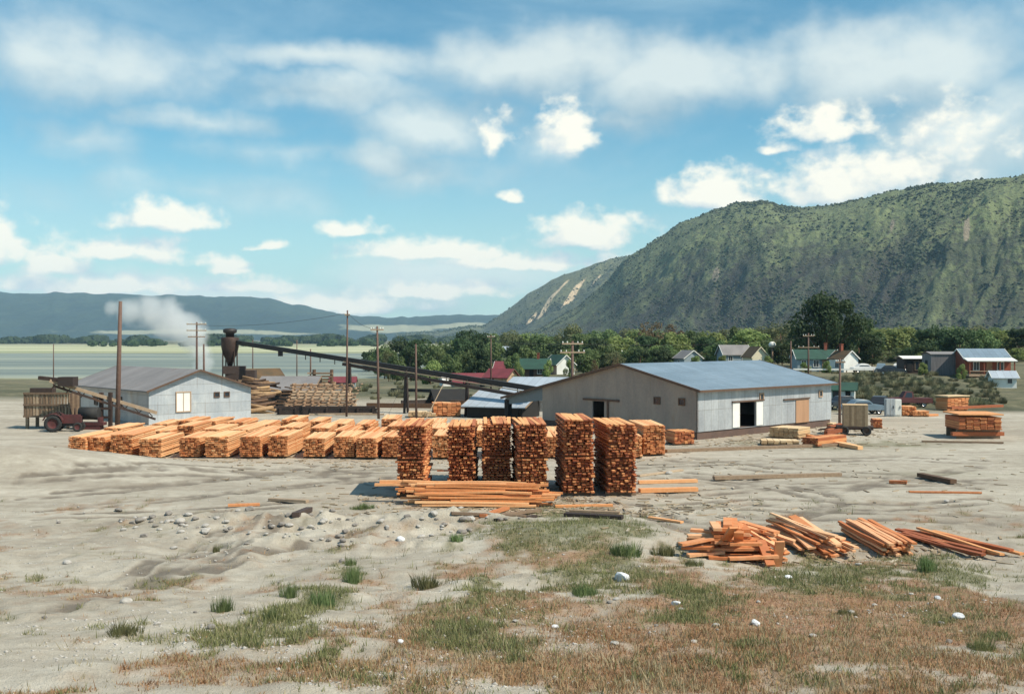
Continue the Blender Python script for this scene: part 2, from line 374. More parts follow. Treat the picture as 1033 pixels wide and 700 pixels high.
def field(off, grp=grp):
    n = t.n.new('ShaderNodeGroup'); n.node_tree = grp
    a = t.new('ShaderNodeVectorMath', operation='ADD'); t.l.new(UV, a.inputs[0]); a.inputs[1].default_value = off
    t.l.new(a.outputs[0], n.inputs[0]); return n.outputs[0]
f0 = field((0, 0, 0)); f1 = field((.012, .018, 0)); 
dens = t.step(-.04, .52, f0)
lit = t.m('ADD', .66, t.m('MULTIPLY', t.m('SUBTRACT', f0, f1), 1.0), clamp=True)
ccol = t.mix(lit, (5.8, 7.2, 8.0), (11.6, 11.2, 9.6))
v0 = field((0, 0, 0), grp2); v1 = field((.02, .035, 0), grp2)
vd = t.step(-.10, .75, v0)
vl = t.m('ADD', .5, t.m('MULTIPLY', t.m('SUBTRACT', v0, v1), 1.1), clamp=True)
vcol = t.mix(vl, (4.4, 5.8, 6.5), (9.0, 9.7, 9.2))
th = t.noise(t.scale(UV, (1.0, 2.6, 1)), 3.4, 6, .55, .5)
thin = t.m('MULTIPLY', t.step(.40, .75, th), t.step(.02, .16, V_))
tint = t.mix(1.0, sky.outputs[0], (.74, 1.30, 1.28), 'MULTIPLY')
low = t.step(.20, .0, V_)
base = t.mix(t.m('MULTIPLY', low, .60), tint, (7.6, 9.2, 8.6))
base = t.mix(t.m('MULTIPLY', thin, .5), base, (5.2, 7.3, 8.3))
base = t.mix(t.m('MULTIPLY', vd, .80), base, vcol)
base = t.mix(t.m('MULTIPLY', dens, .94), base, ccol)
t.l.new(base, bg.inputs[0]); t.l.new(bg.outputs[0], out.inputs[0])
SC.view_settings.view_transform = 'Standard'; SC.view_settings.look = 'None'; SC.view_settings.gamma = 1; SC.view_settings.exposure = 0.22
SC.cycles.use_denoising = True
SC.cycles.max_bounces = 5; SC.cycles.diffuse_bounces = 3; SC.cycles.volume_bounces = 3; SC.cycles.transparent_max_bounces = 8

# ------------------------------------------------------------------ ground
def poly_mask(X, Y, pts, w):
    d = np.full(X.shape, 1e9)
    for (a, b) in zip(pts[:-1], pts[1:]):
        ax, ay = a; bx, by = b; L2 = (bx - ax)**2 + (by - ay)**2
        k = np.clip(((X - ax) * (bx - ax) + (Y - ay) * (by - ay)) / L2, 0, 1)
        d = np.minimum(d, np.hypot(X - ax - k * (bx - ax), Y - ay - k * (by - ay)))
    return ss(w, w * .5, d)
def blob(X, Y, px, py, rx, ry):
    c = at(px, py); a = at(px, min(py + ry, 698)); b = at(px, max(py - ry, HY + 30)); w = rx * c.y / F
    return g2(X, Y, c.x, (a.y + b.y) / 2, w, max(.5, (b.y - a.y) / 2))
DRY = [(760, 640, 260, 40, 1.0), (860, 600, 150, 26, .9), (700, 595, 90, 28, .8), (520, 625, 130, 40, .75), (400, 600, 70, 20, .6), (960, 600, 60, 40, .9), (560, 560, 110, 30, .6), (440, 640, 80, 30, .7), (340, 640, 70, 18, .5), (900, 670, 200, 30, 1), (470, 575, 60, 14, .6), (640, 680, 400, 26, 1), (660, 560, 30, 24, .5), (1010, 640, 60, 50, 1)]
GRN = [(560, 545, 75, 24, .9), (620, 535, 50, 16, .9), (600, 575, 70, 22, .8), (700, 600, 40, 14, .8), (830, 585, 60, 14, .7), (700, 625, 40, 12, .5), (870, 575, 90, 9, .9), (960, 575, 60, 16, .8), (320, 605, 34, 14, 1), (240, 640, 60, 14, .9), (280, 622, 40, 12, .8), (355, 580, 20, 10, .8), (170, 645, 50, 10, .6), (470, 545, 40, 12, .6), (500, 600, 60, 22, .4), (560, 518, 24, 6, 1), (470, 640, 60, 22, .5), (950, 625, 50, 14, .5), (800, 590, 40, 8, .7)]
def masks(X, Y):
    dry = np.zeros(X.shape); grn = np.zeros(X.shape)
    for (a, b, c, d, k) in DRY: dry = np.maximum(dry, k * blob(X, Y, a, b, c, d))
    for (a, b, c, d, k) in GRN: grn = np.maximum(grn, k * blob(X, Y, a, b, c, d))
    n = fbm(X / 1.6, Y / 2.2, 4, 81); n2 = fbm(X / 1.2, Y / 1.6, 4, 91)
    n3 = fbm(X / .45, Y / .6, 3, 95)
    dry = np.clip(ss(.05, .80, dry + .70 * n + .45 * n3), 0, 1); grn = np.clip(ss(.16, .80, grn + .6 * n2 + .4 * n3 + .12 * (dry > .3)), 0, 1)
    return dry, grn
u = np.concatenate([np.linspace(-2.2, -.62, 26)[:-1], np.linspace(-.62, .62, 420), np.linspace(.62, 2.2, 26)[1:]])
ypx = np.concatenate([np.linspace(1500, 730, 120)[:-1], np.linspace(730, 430, 420)[:-1], np.linspace(430, 350, 80)])
Yr = 8 * F / (ypx - HY); Yr = np.concatenate([[2.0, 4.0], Yr[Yr < 950], np.geomspace(960, 30000, 50)])
XX = u[None, :] * Yr[:, None]; YY = np.broadcast_to(Yr[:, None], XX.shape).copy()
ZZ = gz(XX, YY)
dry, grn = masks(XX, YY); fade = ss(56, 50, YY); dry *= fade; grn *= fade
rr = XX / YY
farL = ss(128, 150, YY) * (1 - ss(.1, .2, rr))
farR = ss(113, 120, YY) * ss(.1, .16, rr)
field_ = np.clip(np.maximum(farL, farR), 0, 1)
pale = ss(.0, -.06, rr) * ss(860, 960, YY) * ss(2600, 1500, YY)
pale = np.maximum(pale, ss(-.09, -.14, rr) * ss(300, 340, YY) * ss(520, 450, YY) * .4)
for (bx, by, brx, bry, bk) in ((880, 449, 70, 3, .8), (900, 446, 40, 2, .7), (760, 447, 20, 2, .6), (950, 478, 60, 2, .5), (840, 452, 30, 2, .6)):
    grn = np.maximum(grn, np.clip(bk * blob(XX, YY, bx, by, brx, bry) * (1 + 1.5 * fbm(XX / .8, YY / 1.5, 3, 99)), 0, 1))
track = np.zeros(XX.shape)
TR = [[(40, 475), (200, 470), (400, 471), (640, 474)], [(36, 482), (200, 476), (400, 478)], [(660, 500), (800, 490), (1000, 486)], [(700, 530), (820, 520), (1000, 524)], [(300, 508), (200, 515), (60, 520)], [(170, 590), (230, 565), (300, 548), (380, 530)], [(690, 478), (760, 486), (830, 500), (845, 512), (800, 520), (740, 516)], [(700, 482), (770, 490), (850, 494), (930, 480), (990, 470)], [(40, 500), (140, 492), (260, 480), (380, 474)], [(60, 512), (180, 503), (300, 490), (400, 482)],
      [(90, 610), (150, 580), (210, 552), (240, 530)], [(130, 600), (180, 575), (235, 550), (262, 530)], [(640, 470), (760, 466), (900, 462), (990, 466)], [(660, 512), (760, 505), (900, 512), (990, 505)], [(680, 462), (780, 474), (900, 480), (990, 490)], [(300, 470), (420, 492), (640, 512), (720, 540)]]
for p in TR:
    pts = [tuple(at(*q)[:2]) for q in p]
    for dx in (-1, 1): track = np.maximum(track, poly_mask(XX, YY, [(a + dx * .5, b + dx * .9) for a, b in pts], .5))
saw = np.zeros(XX.shape)
for (cx, cy, rx, ry, k) in ((1, 55, 8, 4, .8), (-14, 78, 20, 9, .7), (13, 41, 4.5, 2.6, .8), (9, 40.5, 3, 2, 1), (20, 84, 6, 4, .6), (27, 92, 5, 4, .5), (2, 51, 5, 1.2, .8), (38, 100, 8, 8, .5)): saw = np.maximum(saw, k * g2(XX, YY, cx, cy, rx, ry))
track *= .7 + 1.4 * fbm(XX / .8, YY / .8, 3, 11)
ZZ = ZZ - .07 * np.clip(track, 0, 1)
m, t, b = newmat('yard_soil')
geo = t.new('ShaderNodeNewGeometry'); P = geo.outputs['Position']
A = lambda k: t.new('ShaderNodeAttribute', attribute_name=k).outputs['Fac']
nb = t.noise(t.scale(P, (.5, 1, 1)), .16, 5, .6); nm = t.noise(P, 1.3, 5, .65); nf = t.noise(P, 9, 4, .7); nff = t.noise(P, 30, 2, .6)
soil = t.ramp(t.m('ADD', t.m('MULTIPLY', nb, .55), t.m('MULTIPLY', nm, .45)), ((.34, (.285, .242, .185)), (.5, (.415, .370, .295)), (.66, (.54, .495, .41))))
soil = t.mix(t.m('MULTIPLY', t.step(.55, .75, nf), .55), soil, (.25, .215, .17))
soil = t.mix(t.m('MULTIPLY', t.step(.62, .74, nff), .5), soil, (.60, .57, .51))
soil = t.mix(t.m('MULTIPLY', A('track'), .85), soil, (.135, .108, .080))
dryc = t.ramp(nf, ((.3, (.12, .055, .025)), (.5, (.29, .135, .06)), (.7, (.40, .25, .13))))
lanes = t.step(.50, .60, t.noise(t.scale(P, (.035, .55, 1)), 1.0, 4, .6, .6))
soil = t.mix(t.m('MULTIPLY', lanes, .38), soil, (.255, .215, .165))
sawn = t.step(.46, .62, t.m('ADD', t.m('MULTIPLY', nm, .5), t.m('MULTIPLY', nf, .5)))
soil = t.mix(t.m('MULTIPLY', t.m('MULTIPLY', A('saw'), sawn), .75), soil, (.40, .20, .085))
c = t.mix(t.m('MULTIPLY', A('dry'), .85), soil, dryc)
grc = t.ramp(nf, ((.3, (.07, .075, .03)), (.55, (.15, .15, .065)), (.75, (.24, .21, .11))))
c = t.mix(t.m('MULTIPLY', A('grn'), .8), c, grc)
fn = t.noise(t.scale(P, (.6, 1, 1)), .05, 6, .65); fn2 = t.noise(P, .45, 5, .65)
fc = t.ramp(t.m('ADD', t.m('MULTIPLY', fn, .5), t.m('MULTIPLY', fn2, .5)), ((.38, (.055, .058, .030)), (.5, (.115, .110, .058)), (.62, (.21, .175, .105))))
c = t.mix(A('field'), c, fc)
pn = t.noise(t.scale(P, (.12, 1, 1)), .012, 5, .6)
pc = t.ramp(pn, ((.35, (.20, .24, .13)), (.5, (.40, .40, .24)), (.65, (.56, .53, .36))))
c = t.mix(A('pale'), c, pc)
t.l.new(c, b.inputs['Base Color']); b.inputs['Roughness'].default_value = .95
hgt = t.m('ADD', t.m('MULTIPLY', nf, .6), t.m('MULTIPLY', nff, .35))
t.l.new(t.bump(hgt, .7, .16), b.inputs['Normal'])
ground = grid_mesh('ground', np.stack([XX, YY, ZZ], -1).reshape(-1, 3), len(Yr), len(u), m, {'dry': dry, 'grn': grn, 'field': field_, 'pale': pale, 'track': np.clip(track, 0, 1), 'saw': saw})
tag(ground, kind='structure')

# lake
m, t, b = newmat('lake_water'); geo = t.new('ShaderNodeNewGeometry')
n = t.noise(t.scale(geo.outputs['Position'], (.15, 1, 1)), .02, 5, .6)
c = t.ramp(n, ((.35, (.14, .165, .145)), (.52, (.21, .235, .19)), (.66, (.32, .33, .25))))
t.l.new(c, b.inputs['Base Color']); b.inputs['Roughness'].default_value = .6
t.l.new(t.bump(t.noise(geo.outputs['Position'], .8, 3), .25, .3), b.inputs['Normal'])
mb = MB(); mb.add([(-2600, 250, -5), (60, 250, -5), (60, 1010, -5), (-2600, 1010, -5)], [(0, 1, 2, 3)])
tag(mb.build('lake', m), kind='structure')

# ------------------------------------------------------------------ hills
def interp(pts, x): return np.interp(x, [p[0] for p in pts], [p[1] for p in pts])
def hillmat(name, lo, mid, hi, bare, sc):
    m, t, b = newmat(name); geo = t.new('ShaderNodeNewGeometry'); P = geo.outputs['Position']
    n1 = t.noise(P, .0016 * sc, 6, .6); n2 = t.noise(t.scale(P, (1, 1, .6)), .014 * sc, 6, .7); n3 = t.noise(P, .11 * sc, 5, .7)
    gul = A2(t, 'gully')
    c = t.ramp(t.m('ADD', t.m('MULTIPLY', n1, .45), t.m('MULTIPLY', n2, .55)), ((.36, lo), (.5, mid), (.64, hi)))
    brush = t.step(.0, .16, t.m('SUBTRACT', t.m('ADD', t.m('ADD', t.m('MULTIPLY', n3, .55), t.m('MULTIPLY', n2, .35)), t.m('MULTIPLY', gul, .6)), .56))
    c = t.mix(t.m('MULTIPLY', brush, .8), c, lo)
    upper_lit = t.step(.46, .60, t.m('ADD', t.m('MULTIPLY', A2(t, 'height'), .55), t.m('MULTIPLY', n2, .5)))  # olive grass upslope, its sunlit tone mixed into the colour
    c = t.mix(t.m('MULTIPLY', upper_lit, .65), c, hi)
    spots = t.step(.54, .60, n3); c = t.mix(t.m('MULTIPLY', spots, .75), c, lo)
    bm = t.step(.6, .8, t.m('ADD', A2(t, 'bare'), t.m('MULTIPLY', t.m('SUBTRACT', n2, .5), .8)))
    c = t.mix(bm, c, bare)
    t.l.new(c, b.inputs['Base Color']); b.inputs['Roughness'].default_value = .95
    t.l.new(t.bump(t.m('ADD', n3, n2), .8, 14), b.inputs['Normal'])
    return m
def A2(t, k): return t.new('ShaderNodeAttribute', attribute_name=k).outputs['Fac']
def hill(name, sky_, px0, px1, base, ridge, mat, npx=420, nrow=150, gul=1.0, seed=0, bare=(), pw=1.0, zbase=0, fr=1.0, slant=210):
    "valley side: a foot line and a crest line at real distances, gullies run down between them"
    px = np.linspace(px0, px1, npx); D0 = interp(base, px); D1 = interp(ridge, px)
    H = CH + (HY - interp(sky_, px)) * D1 / F
    H = H + .0016 * D1 * fbm(px / 14, px * 0 + seed, 4, seed)
    tt = np.linspace(0, 1, nrow); back = np.linspace(1, 1.7, 24)[1:]
    rows = []; gl = []; br = []; hk = []
    for k in list(tt) + list(back):
        D = D0 + (D1 - D0) * k
        u_ = (px - CX) / F
        X = u_ * D
        if k <= 1: prof = k**pw * (1 + .25 * math.sin(math.pi * k) * (1 if pw < 1.2 else -.4))
        else: prof = 1 - .25 * (k - 1)
        # gullies: noise stretched along the fall line, slanting
        wx = 26 * fbm(px / 70, px * 0 + k * 2.2, 3, seed + 5) + 9 * fbm(px / 17, px * 0 + k * 7, 3, seed + 6)
        s_ = (px - slant * k + wx) / (62 * fr)
        r1 = 1 - np.abs(fbm(s_, px * 0 + k * .9, 3, seed + 1)) * 2.0
        r2 = fbm(s_ * 3.1, px * 0 + k * 3.2, 4, seed + 2, .6)
        r3 = fbm(px / 9, px * 0 + k * 13, 4, seed + 3, .65)
        amp = math.sin(math.pi * min(k, 1)**.8) if k < 1 else 0
        z = H * prof + gul * H * amp * ((.05 + .06 * vn(px / 120, px * 0, seed + 8)) * r1 - .07 + .065 * r2 + .022 * r3)
        z = zbase * (1 - min(k, 1)) + z
        rows.append(np.stack([X, D, np.maximum(z, -8 if k > 1 else zbase - 3)], -1))
        gl.append(np.clip(.62 - .55 * r1 - .5 * r2 - .35 * r3, 0, 1) * np.clip(1.25 - .7 * k, 0, 1))
        bb = np.zeros(npx)
        for (bx, bk, rx, rk, sl) in bare: bb = np.maximum(bb, np.exp(-((px - bx - (k - bk) * sl) / rx)**2 - ((k - bk) / rk)**2))
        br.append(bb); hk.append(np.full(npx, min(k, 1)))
    P = np.concatenate(rows)
    o = grid_mesh(name, P, len(rows), npx, mat, {'gully': np.concatenate(gl), 'bare': np.concatenate(br), 'height': np.concatenate(hk)})
    BRUSHPTS.append((P.reshape(len(rows), npx, 3), np.stack(gl), np.array([0])))
    return tag(o, kind='structure')
BRUSHPTS = []
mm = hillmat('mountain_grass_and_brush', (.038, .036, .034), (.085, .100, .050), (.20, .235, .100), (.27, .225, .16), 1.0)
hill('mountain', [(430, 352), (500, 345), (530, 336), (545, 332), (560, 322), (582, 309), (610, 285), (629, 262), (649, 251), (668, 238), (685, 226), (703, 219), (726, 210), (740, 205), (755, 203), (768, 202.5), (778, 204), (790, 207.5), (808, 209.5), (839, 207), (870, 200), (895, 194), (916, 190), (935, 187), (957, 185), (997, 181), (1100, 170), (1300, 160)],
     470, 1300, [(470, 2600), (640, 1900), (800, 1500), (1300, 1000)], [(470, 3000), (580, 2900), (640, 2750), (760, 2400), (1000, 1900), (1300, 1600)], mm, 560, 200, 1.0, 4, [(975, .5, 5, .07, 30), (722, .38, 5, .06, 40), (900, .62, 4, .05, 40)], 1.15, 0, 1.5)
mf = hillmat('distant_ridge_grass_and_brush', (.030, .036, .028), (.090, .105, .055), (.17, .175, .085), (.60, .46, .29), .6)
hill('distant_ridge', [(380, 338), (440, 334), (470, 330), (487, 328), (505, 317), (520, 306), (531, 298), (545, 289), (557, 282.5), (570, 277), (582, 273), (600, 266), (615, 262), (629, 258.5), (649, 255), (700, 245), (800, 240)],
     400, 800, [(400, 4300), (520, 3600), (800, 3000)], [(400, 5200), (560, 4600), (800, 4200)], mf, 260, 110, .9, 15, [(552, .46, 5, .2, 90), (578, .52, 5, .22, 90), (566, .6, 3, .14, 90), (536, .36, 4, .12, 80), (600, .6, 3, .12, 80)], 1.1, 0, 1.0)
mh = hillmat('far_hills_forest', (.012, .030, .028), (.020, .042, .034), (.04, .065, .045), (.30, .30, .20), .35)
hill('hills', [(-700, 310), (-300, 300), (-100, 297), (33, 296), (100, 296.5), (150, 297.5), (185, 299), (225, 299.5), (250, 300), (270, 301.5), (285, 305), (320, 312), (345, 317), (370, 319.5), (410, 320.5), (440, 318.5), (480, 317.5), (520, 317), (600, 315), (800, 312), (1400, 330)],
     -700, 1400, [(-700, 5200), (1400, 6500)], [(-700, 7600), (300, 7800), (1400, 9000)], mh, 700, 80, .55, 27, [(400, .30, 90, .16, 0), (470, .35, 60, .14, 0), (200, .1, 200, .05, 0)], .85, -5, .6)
# ------------------------------------------------------------------ buildings
def hollow_wall(mb, p0, p1, top, holes=(), th=.14, zb=.0, mat=0):
    """upright sheet from p0 to p1 (plan points); top = [(t, z), ...] roof line; holes = (t0, t1, z0, z1)"""
    p0 = Vector((p0[0], p0[1], 0)); p1 = Vector((p1[0], p1[1], 0)); d = p1 - p0; L = d.length; d /= L
    n = Vector((-d.y, d.x, 0))
    ts = sorted({0.0, L} | {a for a, z in top} | {h[0] for h in holes} | {h[1] for h in holes}); ts = [a for a in ts if 0 <= a <= L]
    tz = lambda a: float(np.interp(a, [q[0] for q in top], [q[1] for q in top]))
    for a, b in zip(ts[:-1], ts[1:]):
        if b - a < 1e-4: continue
        hs = sorted([(h[2], h[3]) for h in holes if h[0] <= a + 1e-5 and h[1] >= b - 1e-5]); z = zb; segs = []
        for q0, q1 in hs:
            if q0 > z + 1e-4: segs.append((z, z, q0, q0))
            z = q1
        segs.append((z, z, tz(a), tz(b)))
        for (za, zb_, zc, zd) in segs:
            A = p0 + d * a; B = p0 + d * b
            q = [A + Vector((0, 0, za)), B + Vector((0, 0, zb_)), B + n * th + Vector((0, 0, zb_)), A + n * th + Vector((0, 0, za)),
                 A + Vector((0, 0, zc)), B + Vector((0, 0, zd)), B + n * th + Vector((0, 0, zd)), A + n * th + Vector((0, 0, zc))]
            mb.hexa(q, .5, mat)
def slab(mb, pts, th, tint=.5, mat=0):
    "roof sheet: four corner points, given thickness downwards"
    p = [Vector(q) for q in pts]; dn = Vector((0, 0, -th))
    return mb.hexa([q + dn for q in p] + p, tint, mat)
def wframe(root, c, d, n, w, h, name='window', pane='glass', fm='frame_brown', fw=.09):
    "framed window proud of a wall: c centre on the wall face, d unit along the wall, n outward"
    c = Vector(c); d = Vector(d).normalized(); n = Vector(n).normalized(); mb = MB(); up = Vector((0, 0, 1))
    rm = Matrix((d, n, up)).transposed()
    for (dx, dz, sx_, sz_) in ((-w / 2 - fw / 2, 0, fw, h + 2 * fw), (w / 2 + fw / 2, 0, fw, h + 2 * fw), (0, h / 2 + fw / 2, w, fw), (0, -h / 2 - fw / 2, w, fw)):
        mb.box(c + d * dx + up * dz + n * .03, (sx_, .12, sz_), rm)
    if w > .6: mb.box(c + n * .04, (.05, .08, h), rm)
    f = mb.build(name, M[fm], root)
    mb = MB(); mb.box(c + n * .015, (w, .05, h), rm); mb.build('pane', M[pane], f)
    return f
def pslab(root, name, c, d, n, w, h, mat, th=.08, off=.02):
    c = Vector(c); d = Vector(d).normalized(); n = Vector(n).normalized()
    rm = Matrix((d, n, Vector((0, 0, 1)))).transposed(); mb = MB(); mb.box(c + n * (off + th / 2 - .03), (w, th, h), rm)
    return mb.build(name, M[mat], root)

# --- the big metal warehouse. Local frame: x along the long front wall, y along the gable (away), origin at the near corner
wc = (14.55, 84.0); wu = Vector((.735, .678, 0)).normalized(); yaw = math.atan2(wu.y, wu.x)
wh = empty('warehouse', (wc[0], wc[1], 0), yaw, 'long silver sheet-metal warehouse with blue-grey roof and sliding doors', 'warehouse')
LEN, WID, RID = 19.7, 17.4, 7.86
EAV, RZ = 3.92, 5.74; slope = (RZ - EAV) / RID; zend = RZ - slope * (WID - RID)
def wpar(px):      # place along the front wall seen at a column of the photograph
    k = (px - CX) / F; return (k * wc[1] - wc[0]) / (wu.x - k * wu.y)
def gpar(px):
    k = (px - CX) / F; return (k * wc[1] - wc[0]) / (-wu.y - k * wu.x)
mb = MB(); FZ = .62
d1 = (wpar(745.5), wpar(762.5)); 
hollow_wall(mb, (0, 0), (LEN, 0), [(0, EAV), (LEN, EAV)], [(d1[0], d1[1], FZ + .02, 2.72)], zb=FZ)
mb.build('front_wall', M['galv'], wh)
mb = MB(); g0, g1 = gpar(609.5), gpar(597.5)
hollow_wall(mb, (0, WID), (0, 0), [(0, zend), (WID - RID, RZ), (WID, EAV)], [(WID - g1, WID - g0, FZ + .02, 2.6)], zb=FZ)
mb.build('gable_wall', M['galv_gable'], wh)
mb = MB(); hollow_wall(mb, (LEN, 0.15), (LEN, WID - .15), [(0, EAV), (RID, RZ), (WID, zend)], zb=FZ); hollow_wall(mb, (LEN, WID), (0.15, WID), [(0, zend), (LEN, zend)], zb=FZ)
mb.build('rear_wall', M['galv'], wh)
mb = MB(); mb.box((LEN / 2, WID / 2, .30), (LEN - .16, WID - .16, .64)); mb.build('foundation', M['concrete'], wh)
YE = 22.6; ze = RZ - slope * (YE - RID); rf = MB()
slab(rf, [(-.35, -.45, EAV - slope * .45 + .13), (LEN + .35, -.45, EAV - slope * .45 + .13), (LEN + .35, RID, RZ + .13), (-.35, RID, RZ + .13)], .09)
slab(rf, [(-.35, RID + .003, RZ + .13), (LEN + .35, RID + .003, RZ + .13), (LEN + .35, YE, ze + .13), (-.35, YE, ze + .13)], .09)
roof = rf.build('roof', M['roof_blue'], wh)
mb = MB()
for x in (-.4, LEN + .4):
    mb.bar((x, -.5, EAV - slope * .5 + .06), (x, RID, RZ + .06), .08, .2); mb.bar((x, RID, RZ + .06), (x, YE, ze + .06), .08, .2)
mb.bar((-.36, -.5, EAV - slope * .5 + .03), (LEN + .36, -.5, EAV - slope * .5 + .03), .08, .16)
mb.build('eave_trim', M['frame_brown'], roof)
mb = MB()
slab(mb, [(-.06, WID + .01, 0), (.06, WID + .01, 0), (.06, YE - .3, 0), (-.06, YE - .3, 0)], .0)
mb = MB()   # open lean-to beyond the gable: upper sheet and posts
mb.add([(0, WID, zend), (0, YE - .2, ze + .02), (0, YE - .2, ze - .55), (0, WID, zend - 1.15), (.1, WID, zend), (.1, YE - .2, ze + .02), (.1, YE - .2, ze - .55), (.1, WID, zend - 1.15)],
       [(0, 3, 2, 1), (4, 5, 6, 7), (0, 1, 5, 4), (2, 3, 7, 6), (1, 2, 6, 5), (0, 4, 7, 3)])
mb.build('lean_to_panel', M['roof_blue'], wh)
for x in (.1, LEN / 2, LEN):
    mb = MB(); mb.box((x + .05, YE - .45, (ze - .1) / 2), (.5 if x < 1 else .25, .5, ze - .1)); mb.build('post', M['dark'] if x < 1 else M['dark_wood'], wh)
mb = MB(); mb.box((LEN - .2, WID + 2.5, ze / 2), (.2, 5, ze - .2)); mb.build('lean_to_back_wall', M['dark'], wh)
for px, zz in ((663, 404), (688, 405.3)):
    s = gpar(px); c = wh.matrix_basis @ Vector((0, s, 0)); wframe(wh, (0, s, PZ(zz, c.y)), (0, -1, 0), (-1, 0, 0), .48, .42)
for px, zz in ((768, 400), (827.5, 397)):
    s = wpar(px); c = wh.matrix_basis @ Vector((s, 0, 0)); wframe(wh, (s, 0, PZ(zz, c.y)), (1, 0, 0), (0, -1, 0), .42, .45, fm='tan')
for a, b_ in ((wpar(738.7), wpar(745.7)), (wpar(762.5), wpar(769))):
    dd = pslab(wh, 'white_sliding_door', ((a + b_) / 2, 0, 1.72), (1, 0, 0), (0, -1, 0), b_ - a, 2.0, 'white', .07, .03)
a, b_ = wpar(802.5), wpar(815.5)
dd = pslab(wh, 'bare_wood_door', ((a + b_) / 2, 0, 1.60), (1, 0, 0), (0, -1, 0), b_ - a, 2.0, 'wood_door', .07, .03)
pslab(wh, 'door_track', ((wpar(790) + wpar(816)) / 2, 0, 2.70), (1, 0, 0), (0, -1, 0), wpar(816) - wpar(790), .12, 'frame_brown', .12, .05)
pslab(wh, 'door_track', ((wpar(738) + wpar(770)) / 2, 0, 2.80), (1, 0, 0), (0, -1, 0), wpar(770) - wpar(738), .12, 'frame_brown', .12, .05)
s0, s1 = gpar(625), gpar(589)
pslab(wh, 'door_track', (0, (s0 + s1) / 2, 2.72), (0, -1, 0), (-1, 0, 0), s1 - s0, .16, 'frame_brown', .14, .05)
pslab(wh, 'door_post', (0, gpar(613.5), 1.7), (0, -1, 0), (-1, 0, 0), .16, 2.0, 'frame_brown', .1, .04)

# --- general gabled house. Local: x along the ridge, y across, front is -y
def house(name, label, cat, px, D, yaw_, L, Wd, he, hr, wallm, roofm, feats=(), over=.35, z=None, chim=None, trim='white', gablem=None, ridge=0.0):
    x = PX(px, D); z = gh(x, D) if z is None else z
    h = empty(name, (x, D, z), R(yaw_), label, cat)
    l, w = L / 2, Wd / 2; mb = MB(); rz = he + hr; ry = ridge
    prof = [(-w, -.6), (w, -.6), (w, he), (ry, rz), (-w, he)]
    vs = [(-l, a, b) for a, b in prof] + [(l, a, b) for a, b in prof]
    mb.add(vs, [(0, 5, 9, 4), (1, 2, 7, 6), (4, 9, 8, 3), (3, 8, 7, 2), (0, 1, 6, 5)])
    mb.add(vs, [(4, 3, 2, 1, 0), (5, 6, 7, 8, 9)], .5, 1); mb.build('wall', [M[wallm], M[gablem or wallm]], h)
    mb = MB(); lo = l + over
    sa = hr / (ry + w); sb = hr / (w - ry)
    slab(mb, [(-lo, -w - over, he - sa * over + .12), (lo, -w - over, he - sa * over + .12), (lo, ry, rz + .12), (-lo, ry, rz + .12)], .10)
    slab(mb, [(-lo, ry + .003, rz + .12), (lo, ry + .003, rz + .12), (lo, w + over, he - sb * over + .12), (-lo, w + over, he - sb * over + .12)], .10)
    rf = mb.build('roof', M[roofm], h)
    if trim:
        for sx_ in (-1, 1):
            mb = MB(); x_ = sx_ * (lo + .03)
            mb.bar((x_, -w - over, he - sa * over + .05), (x_, ry, rz + .05), .06, .16); mb.bar((x_, ry, rz + .05), (x_, w + over, he - sb * over + .05), .06, .16)
            mb.build('verge_board', M[trim], rf)
    if chim:
        mb = MB(); mb.box((chim, 0, rz + .5), (.5, .5, 1.3)); mb.box((chim, 0, rz + 1.2), (.62, .62, .14)); mb.build('chimney', M['redwall'], rf)
    for (side, tt, zc, ww, hh, kind) in feats:
        d, n, c = {'S': ((1, 0, 0), (0, -1, 0), (tt, -w, zc)), 'N': ((-1, 0, 0), (0, 1, 0), (tt, w, zc)), 'E': ((0, 1, 0), (1, 0, 0), (l, tt, zc)), 'W': ((0, -1, 0), (-1, 0, 0), (-l, tt, zc))}[side]
        if kind == 'window': wframe(h, c, d, n, ww, hh, fm=trim or 'frame_brown')
        elif kind == 'white_window': wframe(h, c, d, n, ww, hh, pane='white', fm='tan')
        elif kind == 'door':
            dr = pslab(h, 'door', c, d, n, ww, hh, 'wood_door'); k = Vector(c) + Vector(d) * ww * .35 + Vector(n) * .12
            q = MB(); q.box(k, (.08, .08, .12)); q.build('handle', M['steel'], dr)
        elif kind == 'shade_panel': pslab(h, 'shade_panel', c, d, n, ww, hh, 'dark')  # near-black panel set on the wall for the shaded inside of a doorway
    return h

# left mill shed: gable faces right and forward, long shaded wall runs away to the left
sh = house('mill_shed', 'pale blue-grey gabled mill shed with one white double window beside the conveyor', 'shed', 0, 100, 0, 19, 10.4, 3.15, 1.75, 'galv_gable', 'roof_grey',
           [('E', -1.85, 2.0, 1.35, 1.75, 'white_window'), ('E', 1.55, 2.55, .42, .36, 'window'), ('E', 2.6, 2.55, .42, .36, 'window'), ('S', 3, 1.8, .7, .9, 'window'), ('S', -3, 1.8, .7, .9, 'window')], .4, 0, None, 'frame_brown', 'blue_wall', -.3)
a_ = R(-36); ex = Vector((math.cos(a_), math.sin(a_), 0))
gc = Vector(((PX(156.5, 99.0) + PX(247.5, 105.2)) / 2, 102.1, 0))       # middle of the gable wall
ga = Vector((PX(247.5, 105.2) - PX(156.5, 99.0), 105.2 - 99.0, 0)); print('gable', ga.length, math.degrees(math.atan2(ga.y, ga.x)))
yw = math.atan2(ga.y, ga.x) - math.pi / 2; sh.rotation_euler.z = yw; c_ = gc - Vector((math.cos(yw), math.sin(yw), 0)) * 9.5
sh.location = (c_.x, c_.y, 0)

